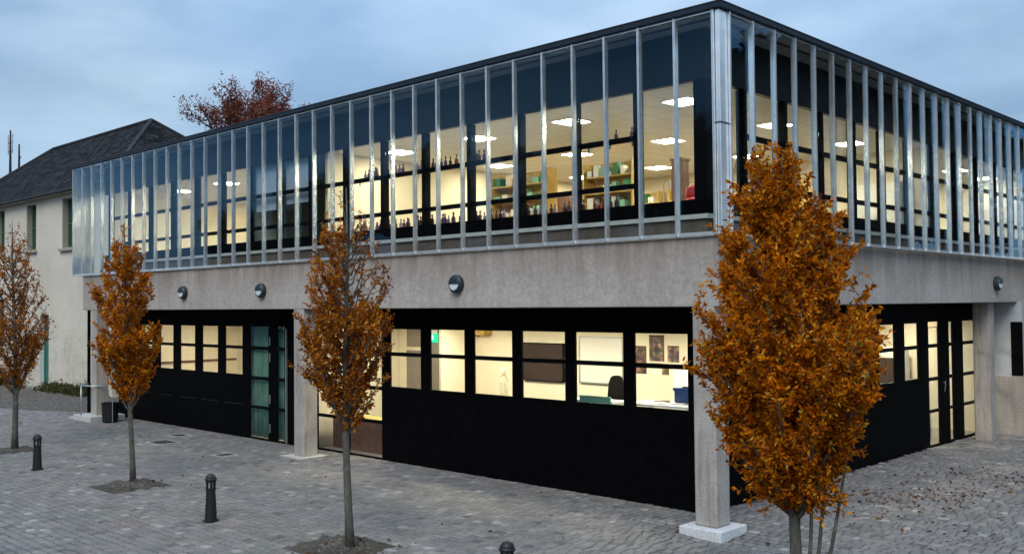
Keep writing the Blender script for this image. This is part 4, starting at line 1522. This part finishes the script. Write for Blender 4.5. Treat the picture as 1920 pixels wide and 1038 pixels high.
# wall in pieces round its openings
cuts = [(w[0], w[1], [(w[2], w[3])] + ([(2.2, 4.2)] if w[0] == -45.3 else [])) for w in ow[:3]] + [(od[0], od[1], [(0.02, 3.42)])]
mb = MB()
cur = XO0
for a, b_, holes in sorted(cuts):
    mb.box(cur, a, YO, YO + .5, -.2, ZE)
    z = -.2
    for h0, h1 in sorted(holes):
        if h0 - z > .01:
            mb.box(a, b_, YO, YO + .5, z, h0)
        z = h1
    mb.box(a, b_, YO, YO + .5, z, ZE)
    cur = b_
mb.box(cur, XO1, YO, YO + .5, -.2, ZE)
mb.box(XO1 - .5, XO1, YO + .5, 12.0, -.2, ZE)
mb.box(XO0, XO0 + .5, YO + .5, 12.0, -.2, ZE)
mb.build('wall', M['roughcast'], OLD)
for a, b_, z0, z1 in [(ow[0][0], ow[0][1], 6.55, 8.7), (-45.3, -44.1, 2.2, 4.2), ow[1], ow[2]]:
    fr = MB()
    e = .07
    fr.box(a, a + e, YO + .26, YO + .34, z0, z1).box(b_ - e, b_, YO + .26, YO + .34, z0, z1).box(a + e, b_ - e, YO + .26, YO + .34, z0, z0 + .1).box(a + e, b_ - e, YO + .26, YO + .34, z1 - e, z1)
    zm = (z0 + z1) / 2
    fr.box(a + e, b_ - e, YO + .25, YO + .33, zm - .035, zm + .035)
    w = fr.build('window', M['dgreen'], OLD)
    MB().box(a + e, b_ - e, YO + .29, YO + .30, z0 + .1, zm - .036).build('pane', M['oldpane'] if 'oldpane' in M else simple('old_window_glass', (0.03, 0.045, 0.045), .08, 0, 0, 1, .6), w)
    MB().box(a + e, b_ - e, YO + .28, YO + .29, zm + .036, z1 - e).build('pane', bpy.data.materials['old_window_glass'], w)
    MB().box(a - .15, b_ + .15, YO - .14, YO + .3, z0 - .13, z0 - .001).build('sill', M['reveal'], w, bevel=.01)
    MB().box(a + .001, a + .02, YO + .01, YO + .259, z0, z1).box(b_ - .02, b_ - .001, YO + .01, YO + .259, z0, z1).build('reveal', M['reveal'], w)
d = MB().box(od[0] + .06, od[1] - .06, YO + .24, YO + .30, 0.04, 2.6).build('door', M['teal'], OLD)
MB().box(od[0] + .06, od[1] - .06, YO + .24, YO + .28, 2.68, 3.36).build('fanlight', bpy.data.materials['old_window_glass'], d)
MB().box(od[0], od[0] + .058, YO + .2, YO + .33, 0.02, 3.42).box(od[1] - .058, od[1], YO + .2, YO + .33, 0.02, 3.42).box(od[0] + .06, od[1] - .06, YO + .2, YO + .33, 2.605, 2.675).build('frame', M['teal'], d)
MB().box(od[0] + .14, od[1] - .14, YO + .225, YO + .239, 1.3, 2.45).box(od[0] + .14, od[1] - .14, YO + .225, YO + .239, .2, 1.15).build('door_panel', M['teal'], d)
MB().box(od[0] + .001, od[0] + .02, YO + .01, YO + .199, 0.02, 3.42).box(od[1] - .02, od[1] - .001, YO + .01, YO + .199, 0.02, 3.42).build('reveal', M['white'], d)
MB().box(od[0] - .2, od[1] + .2, YO - .5, YO + .2, -.02, .07).build('doorstep', M['reveal'], d, bevel=.02)

# roof: hipped, slates laid in courses as real stepped tiles
RX0, RX1, YR, ZR = -48.4, -36.4, 8.0, 12.70
ey0, ey1, ex0, ex1, ez = YO - .32, 12.32, XO0 - .3, XO1 + .3, ZE - .06


def slope(p00, p10, p01, p11, courses, name, tile=0.34):
    """p00,p10 eave ends; p01,p11 ridge ends: lays overlapping slates between them"""
    p00, p10, p01, p11 = map(Vector, (p00, p10, p01, p11))
    nrm = (p10 - p00).cross(p01 - p00)
    if nrm.length < 1e-6:
        nrm = (p10 - p00).cross(p11 - p00)
    nrm.normalize()
    if nrm.z < 0:
        nrm = -nrm
    V, F = [], []
    rr = random.Random(5)
    for c in range(courses):
        t0, t1 = c / courses, (c + 1.25) / courses
        t1 = min(t1, 1.0)
        a0, b0 = p00.lerp(p01, t0), p10.lerp(p11, t0)
        a1, b1 = p00.lerp(p01, t1), p10.lerp(p11, t1)
        L = (b0 - a0).length
        n = max(1, int(L / tile))
        off = 0.5 if c % 2 else 0.0
        lift = nrm * 0.030
        for i in range(n + 1):
            u0 = min(1, max(0, (i - off) / n))
            u1 = min(1, max(0, (i + 1 - off - .03) / n))
            if u1 - u0 < .2 / n:
                continue
            j = nrm * rr.uniform(0, .012)
            q = [a0.lerp(b0, u0) + lift + j, a0.lerp(b0, u1) + lift + j, a1.lerp(b1, u1) + nrm * .004, a1.lerp(b1, u0) + nrm * .004, a0.lerp(b0, u0) + j * .2, a0.lerp(b0, u1) + j * .2]
            k = len(V)
            V += [tuple(v) for v in q]
            F += [(k, k + 1, k + 2, k + 3), (k + 4, k + 5, k + 1, k)]
    return inst_mesh(name, V, F, M['slate'], OLD)


roof = slope((ex0, ey0, ez), (ex1, ey0, ez), (RX0, YR, ZR), (RX1, YR, ZR), 24, 'roof_slope')
tag(roof, kind='stuff')
tag(slope((ex1, ey0, ez), (ex1, ey1, ez), (RX1, YR, ZR), (RX1, YR, ZR), 24, 'roof_slope'), kind='stuff')
tag(slope((ex0, ey1, ez), (ex0, ey0, ez), (RX0, YR, ZR), (RX0, YR, ZR), 24, 'roof_slope'), kind='stuff')
tag(slope((ex1, ey1, ez), (ex0, ey1, ez), (RX1, YR, ZR), (RX0, YR, ZR), 24, 'roof_slope'), kind='stuff')
hp = MB()
for a, b_ in (((RX0, YR, ZR), (RX1, YR, ZR)), ((RX1, YR, ZR), (ex1, ey0, ez)), ((RX1, YR, ZR), (ex1, ey1, ez)), ((RX0, YR, ZR), (ex0, ey0, ez))):
    hp.tube([Vector(a) + Vector((0, 0, .04)), Vector(b_) + Vector((0, 0, .04))], .09, 8)
hp.build('ridge_tiles', M['slate'], OLD)
MB().box(ex0, ex1, ey0 - .02, YO + .02, ez - .16, ez - .03).build('eaves_board', M['reveal'], OLD)
MB().tube([(ex0, ey0 - .07, ez - .08), (ex1, ey0 - .07, ez - .08)], .06, 8).build('gutter', M['iron'], OLD)

# masts beyond the roof
for x, y, zt, lab, wide in ((-65.6, 11.6, 16.5, 'taller antenna mast with small aerials behind the slate roof', True), (-63.9, 11.6, 15.3, 'shorter plain mast behind the slate roof', False)):
    t = thing('antenna_mast', lab, 'mast', (x, y, 0))
    MB().tube([(0, 0, 0), (0, 0, zt * .75), (0, 0, zt)], [.14, .11, .05], 8).build('pole', M['iron'], t)
    if wide:
        for z in (zt - .9, zt - 1.5):
            MB().tube([(-.45, 0, z), (.45, 0, z)], .03, 5).build('crossarm', M['iron'], t)
        for q in (-.42, 0.4):
            MB().tube([(q, 0, zt - 1.7), (q, 0, zt - .3)], .045, 6).build('aerial', M['steel'], t)
    else:
        MB().tube([(0, 0, zt - 1.2), (.3, 0, zt - .9)], .03, 5).build('aerial', M['iron'], t)

# ------------------------------------------------------------------ trees


def leaf_mesh(name, P, A, size, mat, parent, rng, jitter=0.35):
    """P leaf bases, A axis directions: folded four-point leaves"""
    n = len(P)
    A = A / (np.linalg.norm(A, axis=1, keepdims=True) + 1e-9)
    rnd = rng.normal(size=(n, 3))
    S = np.cross(A, rnd)
    S /= np.linalg.norm(S, axis=1, keepdims=True) + 1e-9
    N = np.cross(S, A)
    L = size * rng.uniform(1 - jitter, 1 + jitter, (n, 1))
    W = L * rng.uniform(.18, .29, (n, 1))
    cup = L * rng.uniform(.04, .16, (n, 1))
    bend = L * rng.uniform(-.25, .15, (n, 1))
    v0 = P
    v1 = P + A * L * .48 + S * W + N * cup
    v2 = P + A * L + N * bend
    v3 = P + A * L * .48 - S * W + N * cup
    V = np.stack([v0, v1, v2, v3], 1).reshape(-1, 3)
    b = np.arange(n)[:, None] * 4
    F = np.concatenate([b + np.array([[0, 1, 2]]), b + np.array([[0, 2, 3]])], 1).reshape(-1, 3)
    return inst_mesh(name, V, F, mat, parent)


def hornbeam(loc, H, z0, rfun, nlimb, label, seed, keep, leaf=0.07, trunk_r=0.06, mat='leaf', lpt=9, lean=(0, 0), extra=None, steep=1.0):
    """upright street tree: straight trunk, steep limbs, twigs, leaves"""
    rr = random.Random(seed)
    rng = np.random.default_rng(seed)
    t = thing('hornbeam_tree', label, 'tree', loc, 0, 'young street trees in the paving')
    tr = MB()
    path, rads = [], []
    for i in range(12):
        f = i / 11
        path.append((lean[0] * f + .025 * math.sin(f * 7 + seed), lean[1] * f + .025 * math.cos(f * 5 + seed), H * .97 * f - .03))
        rads.append(trunk_r * (1.25 if i == 0 else 1) * (1 - f) ** .8 + .006)
    tr.tube(path, rads, 9)

    def at(z):
        f = max(0, min(1, z / (H * .97)))
        return Vector((lean[0] * f + .025 * math.sin(f * 7 + seed), lean[1] * f + .025 * math.cos(f * 5 + seed), z))
    tw = MB()
    LP, LA = [], []

    def leaves(path, n, kp):
        for q in range(n):
            if rr.random() > kp:
                continue
            u = rr.random() ** .7 * (len(path) - 1)
            i = min(int(u), len(path) - 2)
            p = path[i].lerp(path[i + 1], u - i)
            d = (path[i + 1] - path[i]).normalized()
            a = d * rr.uniform(.1, .9) + Vector((rr.gauss(0, .6), rr.gauss(0, .6), rr.gauss(-.15, .55)))
            LP.append(tuple(p + Vector((rr.gauss(0, .012), rr.gauss(0, .012), rr.gauss(0, .012)))))
            LA.append(tuple(a))
    for i in range(nlimb):
        f = (i + .5) / nlimb
        zs = z0 + f ** 1.25 * (H - z0) * .78 - .12
        az = i * 2.39996 + rr.uniform(-.4, .4)
        L = rr.uniform(.55, 1.05) * (1.25 - .55 * f) * steep
        ze = min(H, zs + L)
        Rr = max(.05, rfun(ze) * rr.uniform(.64, .93))
        od_ = Vector((math.cos(az), math.sin(az), 0))
        p0 = at(zs)
        p2 = at(ze) + od_ * Rr
        p1 = p0 + od_ * Rr * .45 + Vector((0, 0, L * .30))
        path = [p0 * (1 - s) ** 2 + p1 * 2 * s * (1 - s) + p2 * s * s for s in [k / 7 for k in range(8)]]
        path = [p + Vector((rr.gauss(0, .012), rr.gauss(0, .012), rr.gauss(0, .008))) if k else p for k, p in enumerate(path)]
        r0 = trunk_r * .42 * (1 - .55 * f)
        tr.tube(path, [r0 * (1 - k / 8.5) + .0025 for k in range(8)], 5)
        nt_ = int(L * 15 * (0.6 + Rr))
        for j in range(nt_):
            s = .12 + .88 * rr.random() ** .8
            u = s * 7
            k = min(int(u), 6)
            p = path[k].lerp(path[k + 1], u - k)
            d = (path[k + 1] - path[k]).normalized()
            az2 = rr.uniform(0, 6.283)
            dd = (d * .7 + Vector((math.cos(az2) * .75, math.sin(az2) * .75, rr.uniform(-.25, .8)))).normalized()
            tl = rr.uniform(.10, .36)
            q1 = p + dd * tl * .5 + Vector((rr.gauss(0, .012), rr.gauss(0, .012), .0))
            q2 = p + dd * tl + Vector((0, 0, tl * .12))
            # keep twigs inside the crown outline
            ax = at(q2.z)
            lim = rfun(q2.z) * 1.05 + .02
            if (q2.xy - ax.xy).length > lim:
                continue
            tw.tube([p, q1, q2], [.0042, .003, .0014], 3, cap=False)
            kp = keep(q2 + Vector(loc), rr)
            leaves([p, q1, q2], lpt, kp)
        leaves(path[2:], int(lpt * 1.5), keep(path[5] + Vector(loc), rr))
    if extra:
        extra(tr, tw, leaves, at, rr)
    tr.build('trunk', M['bark'], t, smooth=True)
    tag(tw.build('twigs', M['twig'], t), kind='stuff')
    tag(leaf_mesh('crown', np.array(LP), np.array(LA), leaf, M[mat], t, rng), kind='stuff')
    return len(LP)


def prof(pts):
    def f(z):
        if z <= pts[0][0]:
            return pts[0][1]
        for (a, ra), (b_, rb_) in zip(pts, pts[1:]):
            if z <= b_:
                return ra + (rb_ - ra) * (z - a) / (b_ - a)
        return pts[-1][1]
    return f


def stems4(tr, tw, leaves, at, rr):
    # side stems springing low from the trunk
    for q, (dx, dy, top) in enumerate(((.16, .13, 2.3), (.28, .24, 2.2), (.07, .06, 2.1))):
        path = [Vector((0, 0, .55 + .1 * q)), Vector((dx * .5, dy * .5, .85)), Vector((dx * .75, dy * .8, 1.25)), Vector((dx, dy, 1.7)), Vector((dx * 1.25, dy * 1.2, top))]
        tr.tube(path, [.026, .022, .02, .016, .008], 7)
    for q in range(120):                       # leafy shoots round the foot of the crown
        z = rr.uniform(1.55, 2.35)
        az = rr.uniform(0, 6.283)
        L = rr.uniform(.2, .5) + (z - 1.55) * .45
        p = at(z)
        d = Vector((math.cos(az), math.sin(az), 0))
        path = [p, p + d * L * .5 + Vector((0, 0, .10)), p + d * L + Vector((0, 0, rr.uniform(-.02, .22)))]
        tw.tube(path, [.006, .004, .002], 3, cap=False)
        leaves(path, 34, .95)


counts = []
TREE4 = dict(loc=(3.65, -4.6, 0.0), H=5.32, z0=1.78)
counts.append(hornbeam((3.69, -4.56, 0.0), 5.52, 1.62,
              prof([(1.55, .26), (1.75, .40), (1.95, .58), (2.45, .85), (3.0, 1.02), (3.55, 1.02), (4.06, .84), (4.6, .62), (5.1, .40), (5.52, .12)]), 130,
              'largest orange brown tree in full leaf in front of the building corner', 41,
              lambda p, rr: .98 if p.z < 4.9 else .8, .058, .066, 'leaf', 32, (-.17, -.15), stems4, 1.15))


def keep3(p, rr):
    side = (p.x + 3.83) * .72 + (p.y + 4.59) * .69      # + is right in view
    if p.z > 5.0:
        return .06
    if p.z > 3.9:
        return .50 if side < -.05 else (.12 if side < .30 else .22)
    if side > .15 and p.z > 3.0:
        return .55
    return .85


counts.append(hornbeam((-3.83, -4.59, 0.0), 5.75, 1.82,
              prof([(1.6, .12), (1.9, .34), (2.4, .66), (2.9, .84), (3.5, .88), (4.0, .78), (4.4, .60), (5.0, .44), (5.7, .16)]), 52,
              'half bare rusty tree with bare top twigs between the columns', 52, keep3, .064, .062, 'leaf_rust', 29, (-.05, -.03), None, 1.2))


def keep2(p, rr):
    if p.z > 5.2:
        return .35
    return .86 if p.z > 2.2 else .72


counts.append(hornbeam((-11.78, -4.34, 0.0), 5.75, 1.55,
              prof([(1.3, .08), (1.7, .24), (2.3, .50), (3.0, .74), (3.7, .80), (4.3, .64), (4.7, .50), (5.2, .30), (5.7, .10)]), 52,
              'orange tree in front of the left ground floor windows, second from the left', 63, keep2, .070, .055, 'leaf', 26, (-.14, -.12), None, 1.1))


def keep1(p, rr):
    return .40 if p.z > 4.2 else .46


counts.append(hornbeam((-18.87, -4.22, 0.0), 6.25, 1.45,
              prof([(1.3, .15), (1.7, .45), (2.4, .85), (3.2, 1.05), (4.0, .95), (4.8, .70), (5.5, .50), (6.2, .15)]), 52,
              'thin leaved brown tree at the left edge in front of the cream house', 74, keep1, .076, .075, 'leaf_rust', 17, (-.05, -.05), None, 1.25))


def wild_tree(name, label, loc, h, spread, seed, levels=5, leaf=None, mat=None, nleaf=6, trunk=.25, cat='tree', group=None, droop=0.0, kids=3, first=.28, bole=0.0):
    rr = random.Random(seed)
    rng = np.random.default_rng(seed)
    t = thing(name, label, cat, loc, 0, group)
    tr = MB()
    LP, LA = [], []

    def grow(p, d, L, r, lev):
        q = p.copy()
        pts, rads = [p.copy()], [r]
        dd = d.copy()
        for s in range(3):
            dd = (dd + Vector((rr.gauss(0, .13), rr.gauss(0, .13), rr.gauss(.04 - droop * (levels - lev < 3), .1)))).normalized()
            q = q + dd * L / 3
            pts.append(q.copy())
            rads.append(r * (1 - .16 * (s + 1)))
        tr.tube(pts, rads, 6 if lev >= levels - 1 else 3, cap=False)
        if lev <= 1 and leaf:
            for _ in range(nleaf):
                u = rr.random() * 3
                i = min(int(u), 2)
                pp = pts[i].lerp(pts[i + 1], u - i) + Vector((rr.gauss(0, .12), rr.gauss(0, .12), rr.gauss(0, .12)))
                LP.append(tuple(pp))
                LA.append((rr.gauss(0, .6), rr.gauss(0, .6), rr.gauss(-.3, .5)))
        if lev == 0:
            return
        for k in range(kids + (1 if lev < levels - 1 and rr.random() < .5 else 0)):
            az = rr.uniform(0, 6.283)
            sp = spread * rr.uniform(.6, 1.25)
            side = Vector((math.cos(az), math.sin(az), 0))
            nd = (dd + side * sp).normalized()
            st_ = pts[3] if k < 2 else pts[1].lerp(pts[3], rr.random())
            grow(st_, nd, L * rr.uniform(.62, .82), r * rr.uniform(.5, .66), lev - 1)
    if bole:
        tr.tube([(0, 0, -.05), (0.03, 0.02, bole * .5), (0, 0, bole)], [trunk * 1.25, trunk * 1.1, trunk], 8)
    grow(Vector((0, 0, bole - .05)), Vector((0, 0, 1)), h * first, trunk, levels)
    tr.build('trunk', M['twig'], t, smooth=True)
    if leaf:
        tag(leaf_mesh('crown', np.array(LP), np.array(LA), leaf, M[mat], t, rng), kind='stuff')
    return t


# copper tree behind the roofs, bare tree behind the right roof line
wild_tree('copper_tree', 'dark copper red leaved tree rising behind the slate roof and glass building', (-35.0, 15.4, 0), 7.7, .58, 5, 5, .15, 'leaf_red', 19, .2, first=.46, kids=4, bole=5.4)
wild_tree('bare_tree', 'bare winter tree whose top twigs show above the right roof edge', (-9.3, 22.5, 0), 13.3, .40, 9, 6, None, None, 0, .22, first=.285)
# trees across the road, seen mirrored in the glass
for n_, (x, y, h, sd_, lf_) in enumerate((
        (-13, -22, 11, 21, 'leaf_dark'), (-19, -23, 13, 22, None), (-24, -24, 12.5, 23, 'leaf_dark'), (-29, -22, 12.5, 24, None), (-35, -24, 12.5, 30, 'leaf_dark'), (-41, -26, 13.5, 31, None), (-47, -25, 13, 34, 'leaf_dark'), (-55, -28, 13, 35, 'leaf_dark'),
        (6.5, 17, 11.5, 25, None), (8.5, 24, 15, 26, 'leaf_dark'), (12, 29, 17, 27, 'leaf_dark'), (10, 35, 17, 28, 'leaf_dark'), (7.5, 30, 14, 32, None), (15, 24, 13, 33, None), (8.5, 20, 12.5, 36, 'leaf_dark'))):
    front = x < 0
    lab = f'{"dark evergreen" if lf_ else "bare"} roadside tree mirrored in the {"front" if front else "side"} glass, {ORD[n_ if front else n_ - 8]} from the corner'
    wild_tree('roadside_tree', lab, (x, y, 0), h, .55, sd_, 5, .42 if lf_ else None, lf_, 16, .24, 'tree', 'roadside trees opposite the glass', first=.34, kids=4)
for n_, x in enumerate((-16, -21, -27, -32, -38, -44, -51)):
    wild_tree('rust_hedge_bush', f'rust brown bush in the hedge mirrored low in the front glass, {ORD[n_]} from the corner', (x, -27 - (n_ % 2), 0), 6.5, .9, 60 + n_, 4, .34, 'leaf_red', 26, .10, 'bush', 'hedge bushes across the road', first=.2, kids=4)

# ------------------------------------------------------------------ small plants and litter
for n_, (x, y, h, w, lab) in enumerate(((-43.2, 3.4, .6, 1.3, 'low dark shrub growing along the foot of the cream wall'), (-36.4, 3.6, .30, 1.2, 'strip of weeds at the foot of the cream wall beside the door'), (-33.6, 3.6, .35, 1.3, 'clump of weeds at the foot of the cream wall behind the handrail'))):
    t = thing('shrub', lab, 'plant', (x, y, 0))
    rng = np.random.default_rng(90 + n_)
    n = 2600
    P = np.stack([rng.normal(0, w * .55, n), rng.normal(0, .22, n), np.abs(rng.normal(0, h * .45, n))], 1)
    A = rng.normal(size=(n, 3)) * .6 + np.array([0, 0, .6])
    tag(leaf_mesh('foliage', P, A, .12, M['leaf_dark'] if n_ == 0 else M['weed'], t, rng), kind='stuff')
    st_ = MB()
    for q in range(14):
        x0 = R_.gauss(0, w * .5)
        st_.tube([(x0, 0, 0), (x0 + R_.gauss(0, .1), R_.gauss(0, .1), h * .8)], .006, 3)
    st_.build('stems', M['twig'], t)

rng = np.random.default_rng(123)
P, A = [], []
for cx_, cy_, sx, sy_, n in ((0.3, 4.4, .5, .5, 110), (1.5, 5.4, .5, .5, 130), (1.0, 8.2, .35, .45, 90), (2.2, 7.4, .5, .5, 120), (2.9, 8.6, .4, .5, 90), (1.2, 4.6, 1.2, 1.6, 220), (2.6, 3.2, .9, 1.2, 60), (3.2, -4.2, .9, .6, 60), (-3.7, -4.5, .45, .4, 70), (-11.5, -4.4, .45, .4, 40), (-1.0, -1.5, 3.0, 1.2, 30), (-14, -1.5, 5.0, 1.6, 40)):
    for q in range(int(n * .7)):
        x, y = rng.normal(cx_, sx), rng.normal(cy_, sy_)
        if x < -1.0 and y > 1.0:
            continue
        if x < -0.7 and y > 1.0:
            continue
        P.append((x, y, dip(x, y) + rng.uniform(.006, .03) + (.04 if abs(y + 4.5) < .6 and (abs(x + 3.9) < .5 or abs(x + 11.6) < .5) else 0)))
        A.append((rng.normal(), rng.normal(), rng.normal(0, .25)))
lit = leaf_mesh('fallen_leaves', np.array(P), np.array(A), .085, M['leaf_litter'], None, rng)
tag(lit, 'scattered brown fallen leaves on the paving by the side wall', 'fallen leaves', kind='stuff')
print('leaves', counts, 'pavers', len(cells), 'tris', sum(len(o.data.polygons) for o in bpy.data.objects if o.type == 'MESH'))
